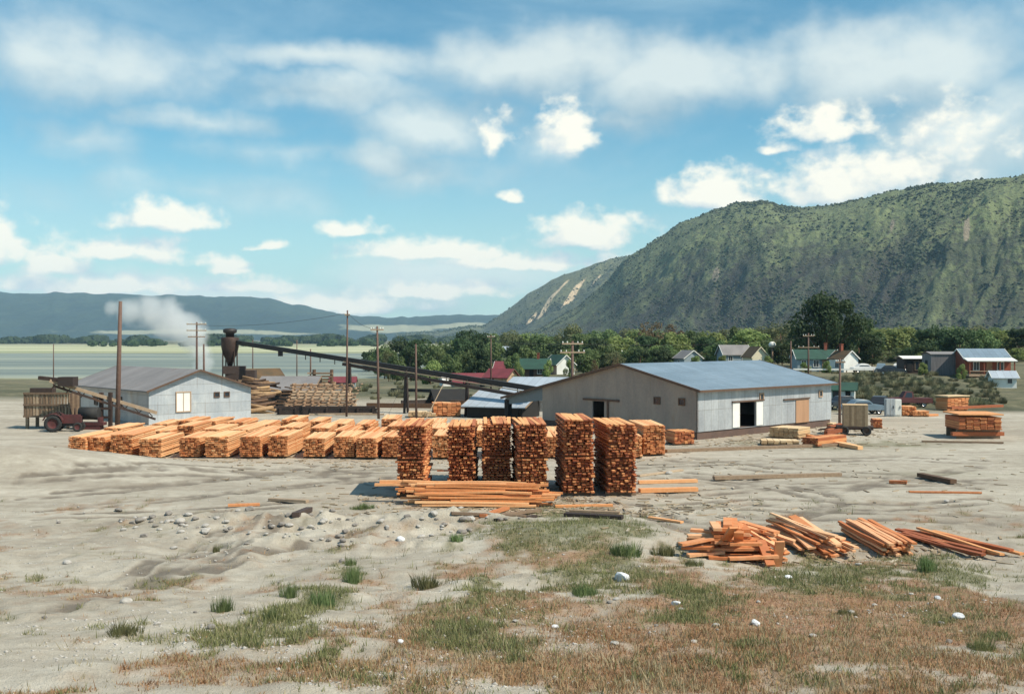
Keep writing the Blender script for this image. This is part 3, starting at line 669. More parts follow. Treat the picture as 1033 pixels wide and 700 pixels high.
# sheds and roofs in the middle ground
house('log_shelter', 'low open shelter with wide grey roof behind the timber deck', 'shelter', 290, 127.5, 2, 6.6, 7.0, 1.9, 1.35, 'dark_wood', 'roof_grey', [('S', 0, .8, 5.8, 1.5, 'shade_panel')], .3, .0, None, 'grey_wood', None, 3.0)
house('gabled_hut', 'tan gabled hut with brown mossy roof beside the dark cyclone', 'hut', 258, 140, 38, 6.0, 5.0, 1.9, 1.6, 'tan', 'roof_brown', [('E', 0, 1.2, 1.2, 1.9, 'shade_panel'), ('S', 0, 1.4, .9, .8, 'window')], .35, .4, None, 'frame_brown')
house('drying_shed', 'low dark-sided shed with pale metal roof beside the warehouse lean-to', 'shed', 508, 109, -22, 6.0, 4.8, 1.2, 1.25, 'dark', 'roof_pale', [('S', 0, .6, 5.2, 1.0, 'shade_panel')], .45, .0, None, 'grey_wood', None, 1.7)
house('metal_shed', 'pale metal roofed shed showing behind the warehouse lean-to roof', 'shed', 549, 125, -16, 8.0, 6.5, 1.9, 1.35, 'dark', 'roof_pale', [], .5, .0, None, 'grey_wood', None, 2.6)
house('tarpaper_shed', 'small black tarpaper shed in the field behind the lumber box', 'shed', 453, 131, 18, 4.0, 3.0, .55, 1.1, 'dark_wood', 'dark', [('S', 0, .3, 1.2, .5, 'shade_panel')], .3, .0, None, None)
house('red_roofed_shed', 'long low shed with dark red roof by the dirt road', 'shed', 478, 188, 10, 7.4, 4.6, 1.0, 1.35, 'tan', 'roof_red', [('S', -1.5, .6, .8, .8, 'window'), ('S', 1.2, .6, .9, .8, 'shade_panel')], .4, None, None, 'frame_brown')
house('red_roofed_cabin', 'tan cabin with red roof at the right end of the long red-roofed shed', 'cabin', 506, 186, -30, 4.4, 4.0, 1.6, 1.3, 'tan', 'roof_red', [('S', -.8, .9, .7, .8, 'window'), ('S', .9, .8, .9, 1.6, 'door')], .35, None, None, 'frame_brown')
house('white_roofed_hut', 'small hut with rounded white roof left of the red roofs', 'hut', 455, 196, 15, 3.6, 3.6, 1.1, .8, 'white', 'white', [('S', 0, .6, .6, .6, 'window')], .2, None, None, None)
house('red_cottage', 'small cottage with faded red roof in the trees', 'cottage', 511, 240, -12, 4.8, 4.6, 2.2, 1.6, 'redwall', 'roof_red', [('S', -1, 1.3, .7, .9, 'window'), ('S', 1, 1.0, .8, 1.8, 'door')], .3, None, 0.9)
house('green_roofed_house', 'brown house with broad green roof and deep porch among trees', 'house', 536, 232, -8, 7.4, 6.0, 1.9, 1.9, 'frame_brown', 'roof_green', [('S', -2, 1.2, 1.0, 1.0, 'window'), ('S', 0.4, 1.0, .9, 1.9, 'shade_panel'), ('S', 2.2, 1.2, 1.0, 1.0, 'window')], .5, None, 1.5)
house('green_roofed_cottage', 'green-roofed cottage with a white gable facing the yard', 'cottage', 564, 236, -64, 6.0, 4.4, 2.2, 1.9, 'white', 'roof_green', [('W', 0, 1.4, .8, 1.1, 'window'), ('S', 0, 1.4, .9, 1.0, 'window')], .4, None, None)
house('grey_roofed_hall', 'large hall with pale grey roof far off among the trees', 'hall', 509, 400, -10, 9.0, 8.0, 5.8, 2.2, 'greyboard', 'roof_pale', [('S', 0, 2.5, 1.2, 1.4, 'window')], .4, None, None)
house('blue_grey_house', 'pale blue-grey gabled house over the warehouse ridge, window in its gable', 'house', 694, 238, -72, 5.0, 4.4, 2.5, 1.6, 'bluegrey', 'roof_grey', [('W', .2, 1.8, .9, 1.4, 'window'), ('S', 0, 1.5, .8, .9, 'window')], .3, None, None, 'white', 'bluegrey')
house('grey_shingle_house', 'dark grey-roofed house above the middle of the warehouse roof', 'house', 740, 244, 6, 6.2, 5.6, 2.4, 2.0, 'bluegrey', 'roof_grey', [('S', -1.6, 1.5, .9, 1.0, 'window'), ('S', 1.6, 1.5, .9, 1.0, 'window')], .35, None, None)
house('cream_gabled_house', 'small cream house with pointed gable above the warehouse roof', 'house', 762, 226, -76, 4.4, 3.6, 2.2, 1.9, 'cream', 'roof_brown', [('W', 0, 1.5, .6, .8, 'window')], .35, None, None, 'cream')
house('green_roofed_bungalow', 'blue-grey bungalow with green roof on the bank beneath the big tree', 'bungalow', 822, 196, -3, 7.4, 5.4, 2.3, 1.5, 'bluegrey', 'roof_green', [('S', -2.6, 1.4, .8, 1.1, 'window'), ('S', -.4, 1.4, .9, 1.1, 'window'), ('S', 2.4, 1.4, .9, 1.1, 'window'), ('S', 1.1, 1.1, .8, 1.9, 'door')], .35, None, 1.9)
house('white_gabled_cottage', 'white gabled cottage at the right end of the green-roofed bungalow', 'cottage', 851, 190, -66, 3.8, 3.2, 2.4, 1.3, 'white', 'roof_brown', [('W', .2, 1.4, .7, .9, 'window'), ('S', .2, 1.3, .9, 1.0, 'window')], .25, None, -.6)
house('carport_shed', 'dark open-fronted shed with flat white roof behind the parked cars', 'shed', 921, 184, -3, 4.3, 4.2, 2.5, .35, 'dark_wood', 'white', [('S', -1.2, 1.2, .9, 1.7, 'shade_panel'), ('S', 0, 1.3, .6, 1.4, 'window'), ('S', 1.3, 1.2, 1.0, 1.7, 'shade_panel')], .35, None, None, 'grey_wood')
house('board_barn', 'windowless grey vertical-board barn on top of the bank', 'barn', 952, 176, -5, 5.5, 5.0, 3.35, .35, 'greyboard', 'roof_grey', [('W', 0, 1.3, 1.2, 2.2, 'shade_panel')], .12, None, None, 'frame_brown')
hh = house('orange_porch_house', 'house with blue roof, white porch roof and orange-red walls on the bank', 'house', 989, 172, -4, 7.0, 6.5, 2.6, 1.5, 'redwall', 'roof_blue', [('S', -1.8, 1.5, .8, 1.3, 'window'), ('S', .2, 1.4, .9, 1.9, 'door'), ('S', 1.9, 1.5, .9, 1.2, 'window')], .2, None, None, 'white')
mb = MB(); slab(mb, [(-3.8, -5.2, 2.4), (3.8, -5.2, 2.4), (3.8, -3.2, 2.8), (-3.8, -3.2, 2.8)], .14); pr = mb.build('porch_roof', M['white'], hh)
for x in (-3.4, -1.2, 1.2, 3.4):
    mb = MB(); mb.box((x, -5.0, 1.1), (.16, .16, 2.4)); mb.build('porch_post', M['redwall'], hh)
mb = MB(); mb.box((0, -4.3, .1), (7.2, 2.1, .35)); mb.build('porch_floor', M['tan'], hh)
mb = MB(); mb.box((0, -5.25, .75), (7, .08, .12)); mb.build('porch_rail', M['tan'], hh)
house('green_roofed_kiosk', 'tiny white kiosk with green roof at the foot of the bank', 'kiosk', 849, 131, -20, 3.1, 2.6, 1.75, .75, 'white', 'roof_green', [('S', -.6, 1.0, .6, 1.0, 'window'), ('S', .8, .85, .6, 1.6, 'shade_panel')], .3, 0, None, 'roof_green')
house('white_hut', 'white hut cut off by the right edge below the orange porch house', 'hut', 1011, 150, -10, 3.0, 3.0, 1.4, .8, 'white', 'roof_pale', [('S', .6, 1, .6, .8, 'window')], .3, None, None)
house('blue_cabin', 'tiny blue-grey cabin with reddish roof in the field behind the timber deck', 'cabin', 346, 168, 5, 3.8, 3.0, 1.5, .7, 'bluegrey', 'roof_red', [('S', -.9, .9, .7, .9, 'shade_panel'), ('S', .9, .9, .7, .9, 'shade_panel')], .3, None, None, None)
house('white_far_house', 'tiny white-roofed house buried in the trees', 'house', 631, 330, 10, 4.4, 4.0, 3.6, 1.6, 'white', 'white', [('S', 0, 2, .8, .8, 'window')], .2, None, None, None)

# white storage tank over the trees
r_ = empty('water_tank', (PX(779, 230), 230, gh(PX(779, 230), 230)), 0, 'round white tank showing beside the cream gabled house', 'tank')
mb = MB(); mb.lathe([(.01, 3.9), (.4, 3.95), (.75, 4.3), (.8, 4.6), (.6, 5.0), (.3, 5.2), (.01, 5.25)], 16); mb.build('vessel', M['white'], r_)
mb = MB(); mb.tube([(0, 0, -.3), (0, 0, 3.75)], .22, 10); mb.build('stem', M['grey_wood'], r_)

# pale rail along the top of the bank
mb = MB(); r_ = empty('road_rail', (0, 0, 0), 0, 'long pale timber rail along the road at the top of the bank', 'rail')
xs = [PX(p, 184) for p in range(800, 882, 9)]
for x in xs:
    mb = MB(); mb.box((x, 184, gh(x, 184) + .2), (.16, .16, 1.0)); mb.build('post', M['grey_wood'], r_)

mb = MB(); mb.bar((xs[0], 183.9, gh(xs[0], 184) + .62), (xs[-1], 183.9, gh(xs[-1], 184) + .55), .10, .26); mb.build('beam', M['white'], r_)

# ------------------------------------------------------------------ poles
def pole(label, px, pt, pb, D=None, r=.13, lean=0, arms=(), mat='pole', cat='pole', name='utility_pole', box=None):
    b_ = at(px + lean, pb) if D is None else Vector((PX(px + lean, D), D, gh(PX(px + lean, D), D)))
    top = Vector((PX(px, b_.y), b_.y, PZ(pt, b_.y)))
    o = empty(name, b_, 0, label, cat)
    mb = MB(); mb.tube([(0, 0, -.5), (top - b_) * .5, top - b_], [r * 1.15, r, r * .75], 8, .5); mb.build('shaft', M[mat], o)
    for (dz, w, a) in arms:
        q = MB(); c = (top - b_) + Vector((0, -.12, -dz)); v = Vector((math.cos(R(a)), math.sin(R(a)), 0)) * w / 2
        q.bar(c - v, c + v, .09, .12, .6); ar = q.build('crossarm', M['grey_wood'], o)
        q = MB()
        for k in (-.92, -.5, .5, .92): q.lathe([(.03, 0), (.055, .05), (.055, .12), (.02, .18)], 6, tuple(c + v * k + Vector((0, 0, .05))))
        q.build('insulators', M['white'], ar)
    if box:
        q = MB(); q.lathe([(.01, 0), (.22, 0), (.24, .08), (.24, .7), (.2, .78), (.01, .8)], 10, ((top - b_).x + .32, -.1, (top - b_).z - box)); q.build('transformer', M['steel'], o)
    return o
pole('thick bare brown pole standing in front of the mill shed', 121.5, 304, 430, 95, .21, -3.2)
pole('tall pole with three stacked crossarms behind the mill shed', 198.5, 325, 384, 128, .13, 0, ((.25, 2.3, 8), (1.0, 2.3, 8), (1.75, 2.0, 8)))
pole('short stub pole right of the three-armed pole', 205.5, 347, 384, 126, .13, .5)
pole('tallest thin bare pole crossing the conveyor above the timber deck', 350.5, 313, 420, 109, .10, -1, ((.5, .5, 0),))
pole('pole with one short crossarm above the conveyor', 380.5, 329, 424, 106, .12, 1.5, ((.35, 1.3, 20),))
pole('bare brown pole before the conveyor, second pole from the lumber box', 419.5, 347, 423, 107, .11, .5)
pole('thin pole in front of the two red roofs', 495.3, 338, 384, 170, .12, 0, ((.3, 1.2, 0),))
pole('power pole with transformer before the warehouse gable', 577.5, 344, 418, 99.0, .15, -.6, ((.25, 2.2, 25), (1.05, 2.6, 25)), box=4.0)
pole('slender dark pole between the trailer and the green-roofed kiosk', 847.4, 362, 428, 99, .12, -.5, ((.3, .9, 0),))
pole('right post of the timber frame over the warehouse end', 815.5, 336, 384, 150, .13, 0, ((2.0, 3.0, 0), (.4, 1.6, 0)))
pole('left post of the timber frame over the warehouse end', 797.8, 344, 384, 150, .12, 0, ())
pole('thin bare pole far left above the slatted bin', 54, 347, 380, 150, .08)
for k, (px, a, b_) in enumerate(((299.5, 343, 376), (313.3, 352, 376), (255, 343, 372))):
    o = pole(('thin post standing by the water, the tallest one', 'short thick post standing by the water', 'thin post rising behind the tan gabled hut')[k], px, a, b_, 165, .09 + .04 * (k == 1), name='mooring_post')
    o['group'] = 'posts by the water'
# slack wires between poles
def wire(label, a, b_, sag):
    a = Vector(a); b_ = Vector(b_); mb = MB(); pts = [a.lerp(b_, k / 14) - Vector((0, 0, 4 * sag * (k / 14) * (1 - k / 14))) for k in range(15)]
    mb.tube(pts, .016, 4); tag(mb.build('power_wire', M['steel']), label, 'wire')
wire('slack guy wire slanting from the brown pole by the lumber box', (PX(419.5, 107), 107, PZ(352, 107)), (PX(390, 104), 104, .1), .05)
for (l_, a_, b2_) in (('thin power line from the power pole toward the pole by the red roofs', (577.5, 99, 346), (495.3, 170, 340)), ('thin power line from the power pole over the warehouse roof to the timber frame', (577.5, 99, 347), (815.5, 150, 340)), ('thin power line between the tallest pole and the one-armed pole', (350.5, 109, 315), (380.5, 106, 331)), ('thin power line from the three-armed pole to the tallest pole', (198.5, 128, 328), (350.5, 109, 316)), ('thin power line from the trailer-side pole to the timber frame', (847.4, 99, 364), (815.5, 150, 341))):
    wire(l_, (PX(a_[0], a_[1]), a_[1], PZ(a_[2], a_[1])), (PX(b2_[0], b2_[1]), b2_[1], PZ(b2_[2], b2_[1])), .5)
mb = MB(); mb.bar((PX(430, 106), 106, .05), (PX(447, 108), 108, PZ(388, 108)), .06, .06, .9); tag(mb.build('leaning_pole', M['grey_wood']), 'thin pale pole leaning beside the lumber box', 'pole')

# ------------------------------------------------------------------ cyclone and conveyor
cy = empty('cyclone', (PX(232, 128), 128, gh(PX(232, 128), 128)), 0, 'dark rusty sawdust cyclone with flared cap feeding a hopper', 'cyclone')
zz = lambda py: PZ(py, 128) - cy.location.z
mb = MB(); mb.lathe([(.30, zz(369)), (.42, zz(364)), (.85, zz(357)), (1.02, zz(350)), (1.05, zz(341.5)), (.98, zz(340.5)), (.6, zz(340))], 18); mb.build('body', M['rust'], cy)
mb = MB(); mb.lathe([(.5, zz(340.5)), (.52, zz(336.5)), (.8, zz(335.5)), (.82, zz(332.5)), (.6, zz(331.5)), (.01, zz(331))], 16); mb.build('cap', M['steel'], cy)
for a in range(4):
    mb = MB(); q = R(45 + 90 * a); mb.bar((math.cos(q) * 1.0, math.sin(q) * 1.0, -.3), (math.cos(q) * .95, math.sin(q) * .95, zz(354)), .12); mb.build('leg', M['rust'], cy)
mb = MB(); mb.box((.6, -.2, zz(373)), (2.6, 2.2, .9), .2); mb.box((1.4, -.2, zz(378)), (3.4, 2.0, 1.1), .1); mb.build('hopper', M['dark_wood'], cy)
cv = empty('conveyor', (PX(364.5, 118), 118, 0), 0, 'long dark conveyor sloping from the cyclone down to the warehouse', 'conveyor')
A0 = Vector((PX(239, 127.6), 127.6, PZ(345.5, 127.6))); A1 = Vector((PX(541, 106), 106, PZ(392.5, 106))); o0 = cv.location.copy()
dv = (A1 - A0).normalized(); up = Vector((0, 0, 1))
mb = MB(); mb.bar(A0 - o0, A1 - o0, .42, .50); mb.build('trough', M['steel'], cv)
B0 = A0.lerp(A1, .40); mb = MB(); mb.bar(B0 - o0 + Vector((0, 0, -.55)), A1 - o0 + Vector((-1, 0, -.75)), .5, .30); mb.build('lower_chute', M['dark_wood'], cv)
mb = MB(); mb.bar(B0 - o0 + Vector((0, -.3, -.28)), A1 - o0 + Vector((-.5, -.3, -.32)), .10, .10, .9); mb.build('hand_rail', M['grey_wood'], cv)
mb = MB()
for k in range(5, 19):
    q = A0.lerp(A1, k / 19) - o0; mb.bar(q + Vector((0, .1, -.2)), q + Vector((0, .1, -.75)), .09)
mb.build('brackets', M['dark_wood'], cv)
for f_ in (.42, .61, .80):
    q = A0.lerp(A1, f_) - o0; g_ = gh(q.x + o0.x, q.y + o0.y)
    for s_ in (-.5, .5):
        mb = MB(); mb.bar((q.x + s_ * .3, q.y + s_, g_ - .3), (q.x, q.y + s_ * .6, q.z - .1), .2, .2); mb.build('post', M['dark_wood'], cv)
mb = MB(); mb.box(A0.lerp(A1, .17) - o0 + Vector((0, 0, -.5)), (.5, .4, .6)); mb.build('motor_box', M['steel'], cv)

# left conveyor over the shed front
lc = empty('loading_conveyor', (PX(107, 94), 94, 0), 0, 'rusty trussed conveyor sloping down past the thick bare pole', 'conveyor')
A0 = Vector((PX(50, 93), 93, PZ(385, 93))); A1 = Vector((PX(158, 96.5), 96.5, PZ(417.5, 96.5))); o0 = lc.location.copy()
mb = MB(); mb.bar(A0 - o0 + Vector((0, 0, .1)), A1 - o0 + Vector((0, 0, .1)), .7, .28, .6); mb.build('belt_bed', M['grey_wood'], lc)
mb = MB(); mb.bar(A0 - o0 + Vector((.5, -.3, -.35)), A1 - o0 + Vector((0, -.3, -.45)), .14, .2)
for k in range(1, 15):
    q = A0.lerp(A1, k / 15) - o0 + Vector((0, -.3, 0)); mb.bar(q + Vector((0, 0, 0)), q + Vector((.35 * (-1)**k, 0, -.4)), .07)
mb.build('truss', M['rust'], lc)
mb = MB(); q = A0 - o0; mb.box(q + Vector((1.6, 0, .02)), (1.3, 1.2, .8), .0); mb.build('head_drum', M['dark_wood'], lc)
mb = MB(); mb.bar(q + Vector((-.9, 0, .35)), q + Vector((1.4, 0, .1)), .5, .3); mb.build('spout', M['rust'], lc)
q = A0.lerp(A1, .53) - o0
for s_ in (-.45, .35):
    mb = MB(); mb.box((q.x + s_, q.y - .2, q.z / 2 + .3), (.26, .4, q.z + .6)); mb.build('post', M['rust'], lc)
mb = MB(); mb.box((q.x - .05, q.y - .2, q.z - .8), (1.0, .5, .2)); mb.box((q.x - .05, q.y - .2, 1.0), (1.0, .5, .2)); mb.build('brace', M['rust'], lc)

# slatted bin and tractor beneath it
bn = empty('slatted_bin', (PX(53, 96), 96, 0), 0, 'tall brown slatted wooden bin on legs behind the red tractor', 'bin')
z0, z1 = PZ(419, 96), PZ(396, 96); w_ = 3.9
mb = MB()
for k in range(15):
    mb.box((-w_ / 2 + w_ * (k + .5) / 14.5, -1.16, (z0 + z1) / 2), (.16, .05, z1 - z0), None, random.uniform(.5, 1)); mb.box((-w_ / 2 + w_ * k / 14, -1.2, (z0 + z1) / 2), (.17, .06, z1 - z0), None, random.uniform(.3, .9))
    mb.box((w_ / 2 + .04, -1.2 + 2.4 * k / 14, (z0 + z1) / 2), (.06, .12, z1 - z0), None, random.uniform(.2, .7)); mb.box((-w_ / 2 - .04, -1.2 + 2.4 * k / 14, (z0 + z1) / 2), (.06, .12, z1 - z0), None, random.uniform(.2, .7))
for zq in (z0, (z0 + z1) / 2, z1): mb.box((0, -1.28, zq), (w_ + .2, .08, .16), None, .35)
mb.build('slats', M['grey_wood'], bn)
mb = MB(); mb.box((0, 0, z0 + .4), (w_ - .1, 2.2, .8)); mb.build('load', M['dark_wood'], bn)
for x in (-w_ / 2 + .15, w_ / 2 - .15):
    for y in (-1.0, 1.0):
        mb = MB(); mb.box((x, y, z0 / 2 - .2), (.24, .24, z0 + .4)); mb.build('leg', M['grey_wood'], bn)
mb = MB(); mb.box((-.6, -.6, z1 + .25), (2.0, .8, .4)); mb.build('hood', M['dark_wood'], bn)
def wheel(parent, c, r, w, ax=(1, 0, 0), rimm='redpaint', n=18):
    c = Vector(c); ax = Vector(ax).normalized(); q = ax.to_track_quat('Z', 'X').to_matrix()
    def ring(prof):
        mb = MB(); vs = []; fs = []; k = len(prof)
        for i in range(n):
            a = 2 * math.pi * i / n
            for (rr_, h) in prof: vs.append(c + q @ Vector((math.cos(a) * rr_, math.sin(a) * rr_, h)))
        for i in range(n):
            for j in range(k - 1): fs.append((i * k + j, ((i + 1) % n) * k + j, ((i + 1) % n) * k + j + 1, i * k + j + 1))
        return mb.add(vs, fs, .5, 0, True)
    o = ring([(r * .58, w / 2 * .8), (r * .62, w / 2), (r * .93, w / 2), (r, w / 2 * .6), (r, -w / 2 * .6), (r * .93, -w / 2), (r * .62, -w / 2), (r * .58, -w / 2 * .8)]).build('wheel', M['black'], parent)
    ring([(.001, w * .2), (r * .2, w * .25), (r * .25, w * .1), (r * .55, w * .15), (r * .6, w * .4), (r * .6, -w * .4), (r * .55, -w * .15), (r * .2, -w * .2), (.001, -w * .2)]).build('rim', M[rimm], o)
    return o
tr = empty('tractor', (PX(63, 92), 92, gh(PX(63, 92), 92)), R(10), 'old rusty dark red tractor with big black rear wheel under the slatted bin', 'tractor')
mb = MB(); mb.box((.7, 0, 1.0), (1.7, .6, .6)); mb.box((.7, 0, 1.36), (1.5, .42, .14)); mb.build('hood', M['redpaint'], tr)
mb = MB(); mb.box((.4, 0, .62), (2.6, .4, .3)); mb.box((-.6, 0, .8), (.7, .7, .6)); mb.build('chassis', M['steel'], tr)
mb = MB(); mb.box((-.75, 0, 1.2), (.45, .5, .1)); mb.box((-.98, 0, 1.4), (.08, .5, .4)); mb.build('seat', M['black'], tr)
for y in (-.75, .75):
    wheel(tr, (-.6, y, .72), .72, .36, (0, 1, 0)); wheel(tr, (1.35, y * .8, .4), .4, .2, (0, 1, 0))
    mb = MB()
    for k in range(7):
        a0, a1 = R(20 + k * 20), R(40 + k * 20); mb.bar((-.6 + math.cos(a0) * .85, y, .72 + math.sin(a0) * .85), (-.6 + math.cos(a1) * .85, y, .72 + math.sin(a1) * .85), .42, .05)
    mb.build('mudguard', M['redpaint'], tr)
mb = MB(); mb.tube([(.0, 0, 1.35), (-.3, 0, 1.65)], .025, 6); mb.lathe([(.22, 1.64), (.25, 1.67), (.22, 1.7)], 12, (-.3, 0, 0)); mb.build('steering_wheel', M['black'], tr)
mb = MB(); mb.tube([(1.0, 0, 1.4), (1.0, 0, 2.0)], .05, 8); mb.build('exhaust_pipe', M['rust'], tr)
# dark blower drum next to it
dr = empty('drum_feeder', (PX(91, 94), 94, 0), 0, 'black drum on a red skid between the tractor and mill shed', 'machine')
mb = MB(); mb.tube([(-.9, 0, 1.4), (.8, 0, 1.4)], .55, 14); mb.build('drum', M['black'], dr)
mb = MB(); mb.box((0, 0, .5), (2.6, .9, .25)); mb.box((.9, 0, .8), (.2, .8, .5)); mb.box((-.9, 0, .8), (.2, .8, .5)); mb.box((0, 0, .15), (2.0, .8, .45)); mb.build('skid', M['redpaint'], dr)

# ------------------------------------------------------------------ timber deck, logs, crib
def layered(mb, L, W, n, nb, th, gap, rnd, jag=.1, cross=True, x0=0, y0=0, z0=0, tl=(.2, .8), endt=-.25, stick=3, wj=.03, axis='y', topfan=False, wf=(.84, .97)):
    "boards along y in n layers of nb, ragged ends, stickers between the layers"
    bw = W / nb; z = z0
    for k in range(n):
        sh = rnd.uniform(-wj, wj); top = k == n - 1
        for i in range(nb):
            if k == n - 1 and rnd.random() < .08: continue
            l = L + rnd.uniform(-jag, jag) * .7; yo = rnd.uniform(-jag, jag); w = bw * (rnd.uniform(*wf) if k < n - 1 else rnd.uniform(.88, .99)); tn = rnd.uniform(*tl); t_ = th * rnd.uniform(.8, 1.05)
            rot = rnd.uniform(-.012, .012) * (3 if top and topfan else 1)
            mb.box((x0 - W / 2 + bw * (i + .5) + sh + rnd.uniform(-.02, .02), y0 + yo, z + t_ / 2), (w, l, t_), rot, tn, 0, [tn, tn + .27, tn + endt * rnd.uniform(.3, 1.5), tn + .05, tn + endt * rnd.uniform(.3, 1.5), tn])  # end grain stained and darkened for gap shade; tops and right sides painted lit
        z += th
        if gap > 0.012 and k < n - 1:
            for j in range(stick):
                yy = y0 + (j / (stick - 1) - .5) * (L - .5); mb.box((x0 + sh, yy, z + gap / 2), (W * rnd.uniform(.96, 1.06), .09, gap - .004), None, rnd.uniform(.2, .6))
            z += gap
    return z
rg = random.Random(5)
td = empty('timber_deck', (PX(316, 116), 116, gh(PX(316, 116), 116)), R(-3), 'broad tiered deck of weathered timbers below the conveyor', 'timber deck')
mb = MB()
for k in range(9):       # tiers stepping back and up
    zq = .25 + k * .315; yq = -2.2 + k * .55
    for j in range(3):
        L = 7.6 - .14 * k + rg.uniform(-.5, .3); mb.box((.9 - .05 * k + rg.uniform(-.35, .35), yq + j * .5 + rg.uniform(-.05, .05), zq + rg.uniform(-.03, .03)), (L, .42, .2), rg.uniform(-.01, .01), rg.uniform(.5, 1.2))
    for j in range(9):
        mb.box((-2.6 + j * .9 + rg.uniform(-.2, .2), yq + .3, zq + .155), (.14, 1.5, .11), rg.uniform(-.05, .05), rg.uniform(.3, .8))
mb.build('timbers', M['deck_wood'], td)
mb = MB()
for x in (-2.6, 0, 2.6, 4.4): mb.box((x, .6, .1), (.3, 5.6, .5), None, .2)
mb.build('bearers', M['dark_wood'], td)
mb = MB()
for k in range(8):
    a = Vector((-3.6 + rg.uniform(-.4, .4), -2 + k * .5, .3 + k * .33)); mb.bar(a, a + Vector((1.4, rg.uniform(-.4, .2), rg.uniform(-.5, .3))), .13, .13, rg.uniform(.2, .6))
mb.build('broken_ends', M['log'], td)
tb = empty('upper_timber_stack', (PX(326, 132), 132, gh(PX(326, 132), 132)), R(-4), 'loosely stacked reddish timbers right of the grey shelter roof', 'timber stack')
mb = MB()
for k in range(9): 
    for j in range(2): mb.box((rg.uniform(-.4, .4) - k * .05, j * .6, .6 + k * .38), (3.4 - .12 * k + rg.uniform(-.6, .4), .4, .2), rg.uniform(-.05, .05), rg.uniform(.3, .9))
mb.build('timbers', M['deck_wood'], tb)
mb = MB()
for x in (-1.2, 1.0): mb.box((x, .3, 2.0), (.2, .9, 4.2), None, .4)
mb.build('uprights', M['log'], tb)
# logs heaped left of the deck
nlog = 0
LOGS = []
for k in range(34):
    py = 383 + k * 1.0; LOGS.append((262 + rg.uniform(-5, 6) - (4 if py > 400 else 0), py, rg.uniform(2.2, 4.6), rg.uniform(-16, 14), rg.uniform(.09, .20)))
for (px, py, L, ang, r0) in LOGS:
    Dl = 117.5 - (py - 380) * .06; y = 118.6 - (415 - py) * -.05
    Dl = 113.5 + (416 - py) * .13
    mb = MB(); q = Vector((math.cos(R(ang)) * L / 2, 0, math.sin(R(-ang)) * 0 + math.tan(R(-ang)) * 0)); q = Vector((L / 2 * math.cos(R(ang)), .3, L / 2 * math.sin(R(ang))))
    mb.tube([-q, (0, 0, .03), q], [r0 * 1.05, r0, r0 * .9], 9, rg.uniform(.0, 1.1))
    o = mb.build('log', M['log'], None, (PX(px, Dl), Dl, max(PZ(py, Dl), .25))); tag(o, 'brown log in the heap between the mill shed and the timber deck', 'log', 'logs heaped beside the timber deck'); nlog += 1
cr = empty('timber_crib', (PX(330, 112), 112, gh(PX(330, 112), 112)), R(4), 'long low dark timber crib in front of the timber deck', 'timber crib')
mb = MB()
for k in range(4): mb.box((rg.uniform(-.3, .3), 0, .12 + k * .22), (10.5, .3, .2), rg.uniform(-.01, .01), rg.uniform(.1, .6))
for k in range(7): mb.box((-4.8 + k * 1.6, .5, .35), (.22, 1.6, .8), None, rg.uniform(.2, .5))
mb.build('beams', M['dark_wood'], cr)
mb = MB(); mb.box((1.5, -.9, .12), (6.5, .3, .14), .05, .9); mb.box((3.5, -1.2, .1), (5, .3, .12), -.06, .7); mb.build('skids', M['grey_wood'], cr)
# greenish low shed / bank strip in front of the gable and other low timber lines
for k, (pa, pb, ya, yb, w) in enumerate(((370, 470, 411, 412, .3), (405, 470, 408, 406, .25), (455, 492, 408, 409, .3), (395, 445, 395, 396, .25))):
    a = at(pa, ya); b2 = at(pb, yb); mb = MB(); mb.bar(a - a + Vector((0, 0, .25)), b2 - a + Vector((0, 0, .25)), .35, w + .25, .4)
    tag(mb.build('squared_timber', M['dark_wood' if k % 2 else 'log'], None, a), ('long dark timber lying behind the last row of lumber', 'dark timber lying in the field by the brown pole', 'short dark timber lying between the lumber box and the drying shed', 'thin timber lying in the open field below the conveyor')[k], 'timber')

# ------------------------------------------------------------------ lumber stacks
ORD = ['first', 'second', 'third', 'fourth', 'fifth', 'sixth', 'seventh', 'eighth', 'ninth', 'tenth', 'eleventh', 'twelfth', 'thirteenth', 'fourteenth', 'fifteenth', 'sixteenth', 'seventeenth', 'eighteenth', 'nineteenth', 'twentieth']
protos = {}
def low_stack(var, W, n):
    key = (var, round(W, 1), n)
    if key in protos: return copy_tree(protos[key])
    rnd = random.Random(str(key))
    r = empty('lumber_stack', (0, 0, 0)); mb = MB()
    z = layered(mb, 4.9, W, n, max(5, int(W / .19)), .092, .024 if var % 2 else .032, rnd, .10, z0=.16, tl=(.36, .88), endt=-.30, topfan=True)
    mb.build('boards', M['lumber'], r)
    for j in (-1.9, 0, 1.9):
        mb = MB(); mb.box((0, j, .08), (W + .1, .16, .155), None, .3); mb.build('bearer', M['grey_wood'], r)
    protos[key] = r; return r
rw = random.Random(11)
rows = {'front': [(70, 87), (90, 108), (111, 133), (140, 163), (180, 201), (207, 230), (241, 262), (271, 291), (305, 327), (336, 357), (360, 381), (386, 404), (437, 458), (492, 511), (545, 564), (624, 648)],
        'middle': [(104, 122), (128, 146), (152, 172), (178, 195), (203, 222), (231, 250), (256, 274), (282, 301), (312, 330), (338, 356), (366, 384), (391, 410), (432, 450), (480, 500), (553, 570)],
        'back': [(150, 168), (178, 195), (203, 219), (229, 246), (252, 270), (283, 300), (308, 324), (332, 349), (358, 374), (384, 400), (408, 424), (432, 447), (470, 486), (496, 512)]}
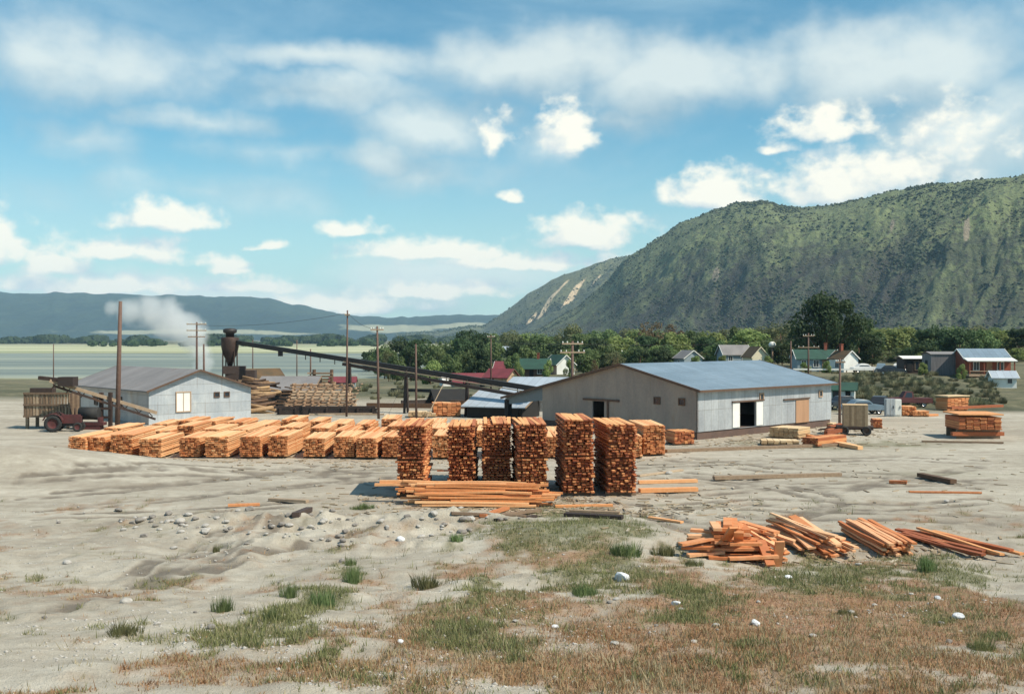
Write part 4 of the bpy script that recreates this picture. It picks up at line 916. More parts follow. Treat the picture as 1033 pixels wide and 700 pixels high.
# the stand of low stacks: three rows one behind the other
for row, D in (('front', 70.8), ('middle', 77.6), ('back', 84.2)):
    for i, (a, b_) in enumerate(rows[row]):
        W = (b_ - a) * 70.8 / F if row == 'front' else (b_ - a) * D / F
        W = max(1.15, min(1.5, W)); n = (11, 11, 12, 10, 11)[i % 5] if row == 'front' else 9 + (i * 7 + len(row)) % 4
        if row == 'front' and a == 624: n = 11
        dd = D + rw.uniform(-.35, .35)
        o = low_stack(i % 3, W, n); x = PX((a + b_) / 2, dd); o.location = (x, dd + 2.45, gh(x, dd + 2)); o.rotation_euler.z = R(rw.uniform(-1.6, 1.6) + (-2 if a < 100 else 0))
        o['group'] = 'low stacks of fresh lumber'; o['category'] = 'lumber stack'
        o['label'] = f'low orange lumber stack, {ORD[i]} from the left in the {row} row of the drying yard'
st = low_stack(1, 1.5, 17); st.location = (PX(657, 72.5), 72.5 + 2.4, 0); st.rotation_euler.z = R(5); st['group'] = 'low stacks of fresh lumber'; st['category'] = 'lumber stack'
st['label'] = 'medium-height orange lumber stack right of the tall stacks, near the warehouse'

TALL = [(400.5, 429, 502, 425, .5, 'tall'), (452, 479, 494, 427, 0, 'tall'), (487, 515.5, 494, 424.5, 1.5, 'tall'), (522, 552.5, 499.5, 424, 3.5, 'tall'), (569, 600, 500.5, 419.5, 3.0, 'tall'), (613, 642.5, 500.5, 425, 4.5, 'tall')]
LAB = ['tall two-tier lumber stack casting the long shadow on bare ground', 'tall lumber stack with a board jutting from its side', 'tall lumber stack third along, standing behind the middle of the flat board pile', 'tall lumber stack behind the right end of the flat board pile', 'tallest two-tier lumber stack, second from the warehouse side', 'tall two-tier lumber stack at the warehouse end of the tall row']
for i, (a, b_, yb, yt, yw_, _) in enumerate(TALL):
    D = 8 * F / (yb - HY); x0, x1 = PX(a, D), PX(b_, D); W = x1 - x0; Hh = PZ(yt, D) - .02
    o = empty('tall_lumber_stack', ((x0 + x1) / 2, D, gh((x0 + x1) / 2, D)), R(yw_), LAB[i], 'lumber stack', 'tall stacks of sawn lumber')
    rnd = random.Random(40 + i); lay = .132; n = int((Hh - .3) / lay); nl = n // 2
    mb = MB(); z = layered(mb, 4.7, W, nl, 7, .074, .058, rnd, .22, y0=2.4, z0=.2, tl=(.2, .95), endt=-.16, wj=.07, stick=4, wf=(.55, .9)); mb.build('lower_package', M['lumber_red'], o)
    for j in (.5, 2.4, 4.3):
        mb = MB(); mb.box((0, j, z + .06), (W + .06, .12, .115), None, .4); mb.build('spacer', M['lumber_red'], o)
        mb = MB(); mb.box((0, j, .09), (W + .1, .2, .2), None, .3); mb.build('bearer', M['grey_wood'], o)
    mb = MB(); layered(mb, 4.7, W * .99, n - nl, 7, .074, .058, rnd, .22, y0=2.4, z0=z + .12, tl=(.2, .98), endt=-.16, wj=.07, stick=4, topfan=True, wf=(.55, .9)); up_ = mb.build('upper_package', M['lumber_red'], o)
    up_.rotation_euler.z = R(rnd.uniform(-.8, .8)); up_.location.x = rnd.uniform(-.05, .05)
    if i == 1:
        mb = MB(); mb.box((-W / 2 - .1, .25, 2.2 * .45), (1.0, .12, .07), .1, .4); mb.build('jutting_board', M['lumber_red'], o)

# ------------------------------------------------------------------ loose boards
bp = {}
def board(L, w, th, mat, kind):
    key = (L, w, th, mat, kind)
    if key not in bp:
        rnd = random.Random(str(key)); mb = MB(); tn = .3 + .12 * kind
        n = 4; pts = [(-L / 2 + L * k / n, rnd.uniform(-.012, .012) * L * .4) for k in range(n + 1)]
        for (a, za), (b_, zb) in zip(pts[:-1], pts[1:]):
            p = [(a, -w / 2, za), (b_, -w / 2, zb), (b_, w / 2, zb), (a, w / 2, za), (a, -w / 2, za + th), (b_, -w / 2, zb + th), (b_, w / 2, zb + th), (a, w / 2, za + th)]
            o_ = len(mb.v); fs = [(0, 3, 2, 1), (4, 5, 6, 7), (0, 1, 5, 4), (2, 3, 7, 6)]
            if a == pts[0][0]: fs.append((3, 0, 4, 7))
            if b_ == pts[-1][0]: fs.append((1, 2, 6, 5))
            mb.add(p, fs, tn)
        o = mb.build('board', M[mat]); bp[key] = o; return o
    c = bp[key].copy(); COL.objects.link(c); return c
def put(o, loc, yaw_, pitch=0, roll=0, label=None, group=None, cat='board'):
    o.location = loc; o.rotation_euler = Matrix(Euler((0, 0, yaw_)).to_matrix() @ Euler((roll, -pitch, 0)).to_matrix()).to_euler()
    return tag(o, label, cat, group)
rb = random.Random(21)
# flat pile of long boards before the tall stacks
for lev in range(9):
    for j in range(6 - lev // 3):
        L = rb.choice((4.3, 5.4, 6.0, 6.4)); D = 50.6 + j * .26 + lev * .08
        px = 489 + rb.uniform(-20, 14) - (6 if lev > 4 else 0)
        z = gh(PX(px, D), D)
        o = board(L, .22, .085, 'lumber_long', rb.randrange(6))
        put(o, (PX(px, D), D + rb.uniform(-.03, .03), z + .05 + lev * .113 + rb.uniform(0, .02)), R(rb.uniform(-1.6, 1.6) - (1.5 if lev > 4 else 0)), R(-.5 + rb.uniform(-.3, .3)), 0,
            'long yellow-orange board in the flat pile before the tall stacks', 'boards of the flat pile before the tall stacks')
for (px, py, L, yw_, lb_) in ((412, 489, 3.2, 2, 'shorter board'), (425, 486.5, 4, -3, 'longer upper board')):
    o = board(L, .24, .12, 'lumber_long', 3); D = 52.6
    put(o, (PX(px, D), D - .4, PZ(py, D)), R(yw_), R(-1), 0, lb_ + ' sticking out over the flat pile beside the shadow-casting stack', 'boards jutting from the flat pile')
# jumbled heap of short boards
JL = 'short reddish-orange board in the jumbled heap at the grass edge'; JG = 'boards of the jumbled heap'
h0 = at(742, 565); 
def jb(px, lev, D, L, yw_, pitch=0, w=.3, th=.1, kind=2, roll=0): 
    x = PX(px, D); o = board(L, w, th, 'lumber_orange', kind); put(o, (x, D, gh(x, D) + lev), R(yw_), R(pitch), R(roll), JL, JG)
D0 = h0.y
for k in range(5):      # flat courses along x
    for j in range(4): jb(755 + rb.uniform(-14, 14) - k * 2, .05 + k * .125, D0 + .2 + j * .36 + k * .08, rb.choice((1.7, 2.1)), rb.uniform(-9, 6), rb.uniform(-2, 2), .33, .1, rb.randrange(6))
for j in range(7): jb(717 + rb.uniform(-8, 8), .25 + j * .07, D0 + .5 + rb.uniform(0, .8), rb.choice((1.3, 1.7)), rb.uniform(-25, 30), rb.uniform(-4, 14), .3, .1, rb.randrange(5))
for i, (px, n_) in enumerate(((725, 5), (737, 6), (747, 5))):          # short piles facing the camera
    for k in range(n_): 
        for j in range(2): jb(px + j * 6 - 3, .52 + k * .115, D0 + .9 + i * .1 + rb.uniform(-.05, .05), 1.3, 84 + rb.uniform(-8, 8), rb.uniform(-2, 3), .3, .1, rb.randrange(5))
for (px, lev, D, L, yw_, p_) in ((735, .75, D0 + .1, 1.3, 100, -38), (745, .72, D0 + .05, 1.1, 80, -35), (708, .55, D0 + .3, 1.7, 20, 6), (712, .1, D0 + .1, 1.3, 12, 3), (765, .55, D0 + .4, 1.7, -20, -18), (770, .8, D0 + .7, 1.7, -40, -22), (775, .7, D0 + .9, 1.7, -50, -25), (760, 1.0, D0 + 1.1, 1.7, -35, -8), (765, 1.05, D0 + 1.3, 1.7, -55, -5), (757, .95, D0 + 1.5, 1.7, -62, 2), (772, .4, D0 - .1, 1.1, -80, -40), (785, .3, D0 - .1, 1.3, 95, -70), (778, .9, D0 + 1.2, 1.7, -30, -15), (704, .3, D0 + .2, 1.1, -20, 4), (752, .62, D0 - .2, 1.1, -2, 0), (760, .2, D0 - .3, 1.7, 3, 2), (740, .06, D0 - .2, 1.7, -4, 0)):
    jb(px, lev, D, L, yw_, p_, .32, .09, rb.randrange(6))
# fanned slabs
SL, SG = 'long reddish slab in the fanned heap sloping toward the grass', 'boards of the fanned heap'
a0, b0 = at(806, 541), at(832, 564)
for k in range(36):
    f_ = k / 35; px = 788 + 40 * ((k * 7) % 13) / 12; D = (a0.y + b0.y) / 2 + rb.uniform(-.5, .4); x = PX(px + 4, D)
    o = board(rb.choice((2.9, 3.4, 3.7)), rb.choice((.16, .24, .3)), .07, 'lumber_orange', rb.randrange(7))
    put(o, (x, D, gh(x, D) + .1 + .72 * rb.random()**1.3 * (1.1 - abs(px - 808) / 40)), R(-72 + rb.uniform(-16, 12)), R(-4 + rb.uniform(-4, 3)), R(rb.uniform(-14, 14)), SL, SG)
# neat bundle
a0, b0 = at(862, 538), at(906, 561); c = (a0 + b0) / 2; ax_ = math.atan2(b0.y - a0.y, b0.x - a0.x)
BL, BG = 'rough board in the neat low bundle right of the fanned heap', 'boards of the neat low bundle'
for lev in range(5):
    for j in range(6 - (lev == 4)):
        o = board(rb.choice((4.6, 5.0)), rb.choice((.15, .19)), .075, 'lumber_orange', rb.randrange(7)); off = (j - 2.5) * .205 + rb.uniform(-.04, .04)
        p = c + Vector((-math.sin(ax_), math.cos(ax_), 0)) * off * -1
        put(o, (p.x, p.y + rb.uniform(-.25, .25), gh(p.x, p.y) + .06 + lev * .1 + rb.uniform(0, .02)), ax_ + R(rb.uniform(-1.6, 1.6)), R(rb.uniform(-.6, .6)), R(rb.uniform(-3, 3)), BL, BG)
a0, b0 = at(930, 543), at(990, 560); c = (a0 + b0) / 2; ax_ = math.atan2(b0.y - a0.y, b0.x - a0.x)
BL, BG = 'brown slab lying scattered at the right edge past the neat bundle', 'slabs scattered at the right edge'
for k in range(11):
    o = board(rb.choice((3.6, 4.3, 5.0)), .2, .08, 'lumber_red', rb.randrange(5)); p = c + Vector((rb.uniform(-.7, 1.3), rb.uniform(-.6, .6), 0))
    put(o, (p.x, p.y, gh(p.x, p.y) + .05 + .2 * rb.random()), ax_ + R(rb.uniform(-14, 9)), R(rb.uniform(-1, 1)), R(rb.uniform(-8, 8)), BL, BG)
# planks on the yard
def plank(pa, pb, w, th, mat, label, kind=2, name='plank', lift=.02):
    a = at(*pa); b_ = at(*pb); L = (b_ - a).length; mb = MB(); mb.box((0, 0, th / 2), (L, w, th), None, .3 + kind * .12)
    o = mb.build(name, M[mat], None, (a + b_) / 2 + Vector((0, 0, lift))); d = b_ - a
    o.rotation_euler = (0, -math.atan2(d.z, math.hypot(d.x, d.y)), math.atan2(d.y, d.x)); return tag(o, label, 'plank')
plank((644, 488), (703, 486.5), .35, .16, 'lumber_long', 'fresh orange plank lying right of the last tall stack, farther one', 3)
plank((645, 497), (703, 495.5), .4, .2, 'lumber_long', 'fresh orange plank lying right of the last tall stack, nearer one', 2)
plank((644, 481), (688, 475), .25, .1, 'grey_wood', 'weathered plank lying by a pale rock beside the tall stacks', 4)
plank((720, 484), (848, 480.5), .35, .2, 'grey_wood', 'very long weathered timber lying across the open yard', 2)
plank((672, 456.5), (850, 450), .4, .2, 'grey_wood', 'long grey timber lying parallel to the warehouse front', 3)
plank((928, 481), (962, 488), .4, .22, 'log', 'dark timber lying slantwise in the right of the yard', 1)
plank((917, 497), (990, 498), .2, .08, 'lumber_red', 'thin brown plank lying near the right edge of the yard', 3)
plank((897, 487.5), (915, 488), .3, .15, 'lumber_red', 'stubby brown plank lying alone in the right of the yard', 2)
plank((655, 523), (688, 528), .22, .08, 'lumber_long', 'thin orange stick pointing at the jumbled heap', 3)
plank((560, 512), (618, 511), .3, .1, 'lumber_long', 'orange plank lying at the foot of the tallest stack', 3)
plank((570, 521), (628, 524), .4, .16, 'dark_wood', 'dark plank among grey debris behind the grassy knoll', 2)
plank((575, 517), (625, 519), .3, .12, 'grey_wood', 'grey plank among debris behind the grassy knoll', 3)
plank((470, 525), (545, 516), .3, .1, 'grey_wood', 'longest grey plank in the debris before the flat pile', 2)
plank((487, 522), (511, 514), .3, .12, 'lumber_red', 'brown board leaning in the debris before the flat pile', 3)
plank((455, 519), (530, 522), .25, .1, 'grey_wood', 'thin grey plank in the debris before the flat pile', 1)
plank((500, 526), (540, 522), .25, .1, 'dark_wood', 'short dark plank in the debris before the flat pile', 2)
plank((230, 511), (262, 510), .35, .1, 'lumber_red', 'faint tan plank lying on the bare ground before the low stacks', 4)
plank((272, 505), (310, 507), .3, .12, 'grey_wood', 'grey plank lying on the bare ground left of the long shadow', 3)
plank((298, 522), (312, 516), .3, .2, 'dark_wood', 'dark broken plank end poking from the gravel bank', 3)

# --- lumber by the warehouse
def block_stack(label, px0, px1, pb, pt, length, yaw_, mat='lumber', name='lumber_bundle', n=None, D=None, roof=None, group=None, bear=.12, nb=6):
    D = D or at((px0 + px1) / 2, pb).y; W = (px1 - px0) * D / F; x = PX((px0 + px1) / 2, D); z0 = gh(x, D); Hh = PZ(pt, D) - z0
    o = empty(name, (x, D, z0), R(yaw_), label, 'lumber stack', group)
    mb = MB(); n = n or max(2, int((Hh - bear) / .12)); th = (Hh - bear) / n
    layered(mb, length, W, n, nb, th - .012, .012, random.Random(int(px0)), .06, y0=length / 2, z0=bear, tl=(.35, .85), endt=-.15); mb.build('boards', M[mat], o)
    for j in (.15, .85):
        mb = MB(); mb.box((0, length * j, bear / 2), (W + .06, .18, bear), None, .4); mb.build('bearer', M['grey_wood'], o)
    if roof:
        mb = MB(); mb.box((0, length / 2, Hh + .06), (W + .2, length + .2, .1), .02, .8); mb.build('cover_board', M[roof], o)
    return o
block_stack('small square reddish lumber bundle at the warehouse corner', 680, 701, 449, 433.5, 1.9, 12, 'lumber_red')
block_stack('cream lumber bundle before the white sliding doors', 775, 806, 442.5, 430.5, 2.4, -38, 'lumber_pale')
block_stack('low flat cream lumber bundle in front of the taller cream one', 769, 806, 449.5, 444, 1.6, -8, 'lumber_pale')
block_stack('low orange lumber bundle end-on before the bare wood door', 808, 826, 451, 440.5, 4.2, -46, 'lumber_red')
for k in range(4): plank((815 + 6 * k, 441.5 + 1.8 * k), (850 + 6 * k, 449 + 1.6 * k), .4, .25, 'lumber', f'{("topmost", "long", "pale", "outermost")[k]} orange plank slanting from the bundle toward the trailer', (1, 3, 4, 5)[k])
block_stack('brown lumber box behind the back row near the brown pole', 437, 465, 420.5, 405, 2.4, 8, 'lumber', n=12)
block_stack('low lumber bundle left of the brown lumber box', 412, 440, 421, 415, 2.0, 4, 'lumber_pale')
plank((474, 420), (492, 414.5), .5, .3, 'lumber_pale', 'pale plank beside the brown lumber box', 4)
block_stack('orange lumber bundle beside the white fuel tanks', 911, 924, 420, 409, 2.0, -6, 'lumber')
block_stack('low orange lumber bundle tapering off right of the fuel tanks', 921, 937, 420.5, 414, 1.6, -6, 'lumber')
plank((930, 420), (945, 419.5), .5, .2, 'lumber', 'orange board end beside the low bundle near the fuel tanks', 3)
block_stack('covered lumber stack with pale top on the bank foot', 952, 981, 415, 400, 1.7, 24, 'lumber', roof='lumber_pale', n=13, D=118)
big = block_stack('large red-brown lumber stack on raised bearers at the right edge', 968, 1010, 443, 419, 3.4, -4, 'lumber_red', n=13, bear=.75, roof='lumber_red')
plank((958, 416.5), (1010, 414), .6, .25, 'lumber_red', 'long red plank lying behind the large red-brown stack', 1, lift=.4)
plank((960, 442.5), (1012, 442.5), .4, .3, 'lumber_red', 'long red plank on the ground before the large red-brown stack', 1, lift=.25)
plank((930, 446), (1012, 447.5), .3, .12, 'grey_wood', 'long grey plank in front of the large red-brown stack', 2)

# --- trailer with its load
D = 88.5; tl_ = empty('timber_trailer', (PX(862, D), D, gh(PX(862, D), D)), R(-14), 'four-wheeled timber trailer carrying the pale crate of boards', 'trailer')
mb = MB(); mb.box((0, 0, .66), (2.9, 1.5, .16)); mb.box((0, -.5, .52), (2.9, .14, .16)); mb.box((0, .5, .52), (2.9, .14, .16)); mb.build('bed', M['dark_wood'], tl_)
for x in (-.85, .9):
    mb = MB(); mb.tube([(x, -.75, .38), (x, .75, .38)], .06, 8); mb.build('axle', M['steel'], tl_)
    for y in (-.72, .72): wheel(tl_, (x, y, .38), .38, .2, (0, 1, 0), 'rust')
mb = MB(); mb.bar((-1.4, 0, .6), (-2.9, -.2, .35), .12); mb.build('drawbar', M['rust'], tl_)
cb = empty('crate_of_boards', (PX(862.5, D), D, gh(PX(862.5, D), D) + .745), R(-14), 'pale tan crate of upright boards riding on the trailer', 'crate')
mb = MB(); rr_ = random.Random(3)
for k in range(9): mb.box((-.84 + k * .21, -.72, .85), (.2, .06, 1.7 + rr_.uniform(-.04, .04)), None, rr_.uniform(.0, .45))
for k in range(8): mb.box((.95, -.72 + .1 + k * .19, .85), (.06, .18, 1.7 + rr_.uniform(-.04, .04)), None, rr_.uniform(.3, .9)); mb.box((-.95, -.72 + .1 + k * .19, .85), (.06, .18, 1.7), None, rr_.uniform(.2, .6))
mb.box((0, .03, .8), (1.8, 1.4, 1.6), None, .4); mb.box((0, .76, .85), (1.9, .06, 1.7), None, .4)
mb.build('sides', M['crate_wood'], cb)
mb = MB()
for k in range(7): mb.box((0, -.66 + k * .22, 1.74), (1.98, .2, .06), None, rr_.uniform(.5, 1))
mb.build('lid', M['lumber_pale'], cb)
block_stack('small red-brown lumber bundle right behind the trailer', 881, 890, 432.5, 422, 1.6, -10, 'lumber_red', nb=4)
for k in range(4): plank((836 - k, 436 + 1.8 * k), (848, 433 + 2 * k), .3, .3, 'lumber_red', ('topmost', 'second', 'third', 'lowest')[k] + ' red board sticking out left of the trailer', k % 3, lift=.25)
block_stack('flat pale bundle of boards lying left of the trailer', 818, 840, 430, 426, 1.4, -30, 'lumber_pale', n=3)

# --- fuel tanks, barrels
for k, (px, w, h, mat, lab) in enumerate(((897.5, .95, 1.75, 'galv', 'grey upright metal cabinet beside the white one'), (904.8, .75, 1.7, 'white', 'white upright metal cabinet beside the orange bundles'))):
    D = at(px, 420).y; o = empty('metal_cabinet', (PX(px, D), D, gh(PX(px, D), D)), R(-8), lab, 'cabinet')
    mb = MB(); mb.box((0, 0, h / 2 + .06), (w, .7, h)); mb.box((0, 0, .04), (w - .1, .6, .1)); mb.build('body', M[mat], o)
    mb = MB(); mb.box((0, -.375, h / 2 + .1), (w - .12, .05, h - .2)); dr_ = mb.build('door', M[mat], o)
    mb = MB(); mb.box((w * .3, -.43, h / 2 + .1), (.05, .05, .3)); mb.build('handle', M['steel'], dr_)

# ------------------------------------------------------------------ cars (rounded bodies of the early fifties)
def car(label, px, D, yaw_, body, L=4.6, truck=False, z=None):
    x = PX(px, D); o = empty('parked_truck' if truck else 'parked_car', (x, D, gh(x, D) if z is None else z), R(yaw_), label, 'truck' if truck else 'car', 'cars parked along the yard and road')
    w = .88
    if truck: prof = [(-2.4, .5), (-2.4, 1.05), (-.35, 1.05), (-.35, 1.12), (.9, 1.12), (1.0, 1.1), (2.1, 1.02), (2.3, .85), (2.3, .5)]; cab = [(-.35, 1.1), (-.25, 1.75), (.55, 1.78), (.95, 1.1)]
    else: prof = [(-2.3, .45), (-2.32, .75), (-2.1, .95), (-1.3, 1.05), (.9, 1.05), (1.9, .98), (2.25, .8), (2.28, .45)]; cab = [(-1.5, 1.03), (-.95, 1.5), (-.2, 1.58), (.4, 1.5), (.95, 1.03)]
    def ext(pr, ww, inset, name, mat, par):
        mb = MB(); n = len(pr); zt = max(p[1] for p in pr); zl = min(p[1] for p in pr)
        vs = []
        for s_ in (-1, 1):
            for (a, b_) in pr: vs.append((a, s_ * (ww - inset * ((b_ - zl) / (zt - zl + 1e-6))**2), b_))
        fs = [tuple(range(n)), tuple(reversed(range(n, 2 * n)))] + [(k, n + k, n + (k + 1) % n, (k + 1) % n) for k in range(n)]
        return mb.add(vs, fs, .5, 0, False).build(name, M[mat], par)
    ext(prof, w, .08, 'body', body, o); cb_ = ext(cab, w - .1, .16, 'cabin', body, o)
    inn = [(a * .86 + (.05 if truck else -.02), .1 + b_ * .86 + .05) for a, b_ in cab]
    ext([(a, min(b_, cab[2][1] - .12)) for a, b_ in [(cab[0][0] + .22, 1.12), (cab[1][0] + .12, cab[1][1] - .1), (cab[-2][0] - .12, cab[-2][1] - .1), (cab[-1][0] - .25, 1.12)]], w - .085, .13, 'window', 'glass', cb_)
    for x_ in (-1.4, 1.45):
        for y in (-.75, .75): wheel(o, (x_, y, .34), .34, .2, (0, 1, 0), 'chrome')
    for x_, nm in ((2.33, 'bumper'), (-2.38, 'bumper')):
        mb = MB(); mb.box((x_, 0, .5), (.1, 1.7, .14)); mb.build(nm, M['chrome'], o)
    for y in (-.6, .6):
        mb = MB(); mb.tube([(2.2, y, .78), (2.3, y, .78)], .11, 10); mb.build('headlight', M['chrome'], o)
    return o
car('grey-blue car parked behind the crate on the trailer', 870, 113, 8, 'bluecar')
car('dark car parked before the green-roofed kiosk', 853, 120, 20, 'darkcar')
car('dark rounded car parked left of the grey cabinet', 888, 119, 60, 'darkcar')
car('white car parked on the road beside the white gabled cottage', 872, 186, 4, 'whitecar')
car('dark car parked on the road in front of the open-fronted shed', 899, 180, -12, 'darkcar')
car('grey-blue car parked on the road behind the dark car', 889, 187, 70, 'bluecar')
car('white car parked on the road just left of the open-fronted shed', 907, 188, 60, 'whitecar')
car('faded red truck parked at the foot of the bank behind the orange bundles', 917, 122, 176, 'redpaint', truck=True)
# ------------------------------------------------------------------ trees
def crown_mesh(seed, h, w, n, leaf, style, trunkh):
    rs = np.random.RandomState(seed)
    # clumps on an uneven dome
    nc = {'round': 22, 'tall': 26, 'open': 20, 'wide': 34, 'bush': 12}[style]
    C = []; 
    for k in range(nc):
        a = rs.uniform(0, 2 * math.pi); q = rs.uniform(.0, 1)
        zf = rs.uniform(0, 1)
        rad = {'round': math.sin(math.pi * (.12 + .8 * zf))**.8, 'tall': (1 - zf)**.6 * .9 + .1, 'open': .9 * math.sin(math.pi * (.1 + .75 * zf)), 'wide': math.sin(math.pi * (.2 + .72 * zf))**.6, 'bush': (1 - zf * .8)}[style]
        r = w / 2 * rad * rs.uniform(.45, 1.0)
        C.append((math.cos(a) * r, math.sin(a) * r, trunkh + (h - trunkh) * (.06 + .84 * zf), (w * rs.uniform(.13, .24) if style != 'tall' else w * rs.uniform(.14, .26))))
    C = np.array(C); pick = rs.randint(0, nc, n)
    d = rs.normal(size=(n, 3)); d /= np.linalg.norm(d, axis=1)[:, None]
    P = C[pick, :3] + d * (C[pick, 3] * rs.uniform(.35, 1.05, n)**.6)[:, None] * np.array([1, 1, .8])
    # leaf quads: normals roughly outward
    nrm = d + rs.normal(size=(n, 3)) * .55 + np.array([0, 0, .25]); nrm /= np.linalg.norm(nrm, axis=1)[:, None]
    t1 = np.cross(nrm, rs.normal(size=(n, 3))); t1 /= np.linalg.norm(t1, axis=1)[:, None]; t2 = np.cross(nrm, t1)
    s = leaf * rs.uniform(.6, 1.4, n)[:, None]
    V = np.stack([P - t1 * s, P - t2 * s * .7, P + t1 * s, P + t2 * s * .7], 1).reshape(-1, 3)
    T = np.arange(4 * n).reshape(-1, 4)
    return V, T, C
PROTO = {}
def tree_proto(key, seed, h, w, n, leaf, style, leafm, trunkh, bark='log'):
    V, T, C = crown_mesh(seed, h, w, n, leaf, style, trunkh)
    r = empty('tree', (0, 0, 0)); cr_ = tri_mesh('crown', V, T, M[leafm]); cr_.parent = r
    mb = MB(); rt = max(.06, h * .022)
    mb.tube([(0, 0, -.4), (.05 * h * .2, 0, trunkh), (0, .1, h * .75)], [rt * 1.3, rt, rt * .35], 7, .5)
    rs = random.Random(seed)
    for c in C[::3]:
        z0 = trunkh * rs.uniform(.6, 1.2); mb.tube([(0, 0, z0), (c[0] * .5, c[1] * .5, (z0 + c[2]) / 2 + .1), tuple(c[:3])], [rt * .5, rt * .35, rt * .12], 5, .5)
    mb.build('trunk', M[bark], r); PROTO[key] = [r, False]; return r
KIND = {'dark': ('round', 'leaf_dark', 'dark green tree'), 'mid': ('round', 'leaf_mid', 'mid-green leafy tree'), 'light': ('round', 'leaf_light', 'bright spring-green tree'), 'olive': ('open', 'leaf_olive', 'olive-green budding tree'), 'brown': ('open', 'leaf_brown', 'brownish half-bare tree'), 'tall': ('tall', 'leaf_mid', 'narrow pointed green tree'), 'bushy': ('bush', 'leaf_light', 'low round olive-green bush tree')}
for k, (st_, lm, _) in KIND.items():
    for v in range(2):
        h = 10.0; w = {'tall': 4.0, 'bush': 11}.get(st_, 9.5)
        tree_proto((k, v), 100 + v * 13 + len(k) * 7 + sum(map(ord, k)), h, w, 3200 if st_ != 'open' else 1900, .36 if st_ != 'open' else .28, st_, lm, 1.0 if st_ != 'bush' else .1)
def plant_tree(kind, v, px, py_top, D, wpx=None, label=None, group='trees of the valley floor'):
    p = PROTO[(kind, v)]; o = p[0] if not p[1] else copy_tree(p[0]); p[1] = True
    x = PX(px, D); z = gh(x, D); h = PZ(py_top, D) - z; s = h / 10.0
    sx_ = s * (1 if not wpx else (wpx * D / F) / ({'tall': 4.0, 'bushy': 11}.get(kind, 9.5) * s))
    o.location = (x, D, z - .1); o.scale = (sx_, sx_, s); o.rotation_euler.z = rt_.uniform(0, 6.28)
    tag(o, label, 'tree', group); return o
rt_ = random.Random(77)
TL = []
# (kind, px, top, distance, width in px)
for row in ([('mid', 388, 349, 330, 26), ('dark', 404, 341, 350, 28), ('dark', 422, 343, 330, 30), ('mid', 440, 346, 300, 24), ('bushy', 434, 361, 215, 28), ('mid', 452, 341, 360, 26), ('dark', 467, 342, 330, 28), ('tall', 463, 337, 345, 10),
             ('dark', 484, 337, 350, 26), ('mid', 499, 344, 300, 22), ('olive', 513, 334, 420, 22), ('dark', 527, 341, 290, 30), ('mid', 545, 338, 330, 28), ('dark', 562, 344, 280, 26), ('olive', 578, 326, 380, 34),
             ('mid', 588, 333, 340, 34), ('dark', 602, 341, 290, 26), ('mid', 612, 346, 262, 26), ('light', 626, 339, 300, 36), ('mid', 641, 348, 262, 24), ('brown', 659, 322, 330, 34), ('brown', 681, 325, 350, 26), ('dark', 654, 339, 290, 30),
             ('mid', 672, 346, 255, 24), ('light', 681, 335, 290, 30), ('mid', 700, 330, 340, 26), ('dark', 712, 340, 270, 22), ('light', 720, 333, 300, 30), ('tall', 740, 325, 320, 12), ('light', 757, 331, 300, 38), ('mid', 744, 337, 330, 30),
             ('olive', 787, 322, 320, 34), ('olive', 774, 328, 340, 30), ('dark', 789, 344, 238, 22), ('mid', 776, 342, 260, 22), ('olive', 806, 331, 300, 26), ('dark', 866, 322, 236, 38), ('dark', 880, 338, 225, 22),
             ('light', 897, 329, 290, 42), ('light', 914, 328, 310, 38), ('mid', 884, 334, 320, 26), ('dark', 940, 327, 270, 34), ('mid', 956, 329, 300, 40), ('dark', 968, 331, 260, 34), ('olive', 984, 327, 310, 30), ('mid', 990, 329, 280, 28), ('light', 1010, 331, 290, 36),
             ('dark', 1040, 326, 280, 44), ('mid', 1075, 330, 300, 40), ('dark', 1110, 328, 290, 40), ('light', 1150, 330, 300, 40), ('mid', 1200, 328, 300, 40), ('bushy', 858, 352, 198, 14), ('dark', 932, 345, 215, 24), ('mid', 518, 357, 226, 16), ('dark', 520, 371, 190, 14), ('olive', 520, 378, 182, 12),
             ('mid', 830, 335, 260, 30), ('dark', 805, 341, 262, 24), ('mid', 588, 351, 240, 18), ('dark', 646, 352, 245, 20), ('dark', 665, 350, 240, 20), ('mid', 726, 344, 256, 18), ('brown', 600, 362, 160, 9), ('brown', 622, 359, 150, 9),
             ('dark', 372, 353, 420, 18), ('mid', 382, 352, 380, 20), ('tall', 398, 350, 300, 8), ('olive', 392, 354, 260, 14), ('mid', 470, 351, 250, 22), ('dark', 486, 352, 245, 22), ('mid', 455, 356, 235, 18), ('dark', 414, 350, 270, 24), ('mid', 400, 357, 250, 16),
             ] + [(('mid', 'dark', 'light', 'mid', 'olive')[i % 5], p, 349 + (i * 5) % 7, 248 + (i * 17) % 22, 22) for i, p in enumerate((530, 548, 572, 596, 618, 634, 650, 664, 678, 706, 718, 732, 752, 770, 792, 812, 832, 868, 882, 896, 908, 922, 936, 948, 962, 978, 1004, 1026))] + [('bushy', p, q, d, w_) for p, q, d, w_ in ((523, 363, 214, 12), (553, 362, 222, 12), (575, 361, 222, 12), (702, 358, 226, 14), (729, 357, 228, 12), (775, 358, 215, 14), (812, 364, 186, 12), (834, 363, 184, 10), (931, 364, 172, 12), (970, 366, 164, 10))] + [
             # a farther belt at the foot of the mountain
             ] + [(('dark', 'mid', 'olive', 'light', 'mid', 'brown')[i % 6], 470 + i * 19 + (i * 37) % 11, 331 + (i * 29) % 7 + (3 if i < 6 else 0), 430 + (i * 53) % 90, 30) for i in range(30)],):
    TL = row
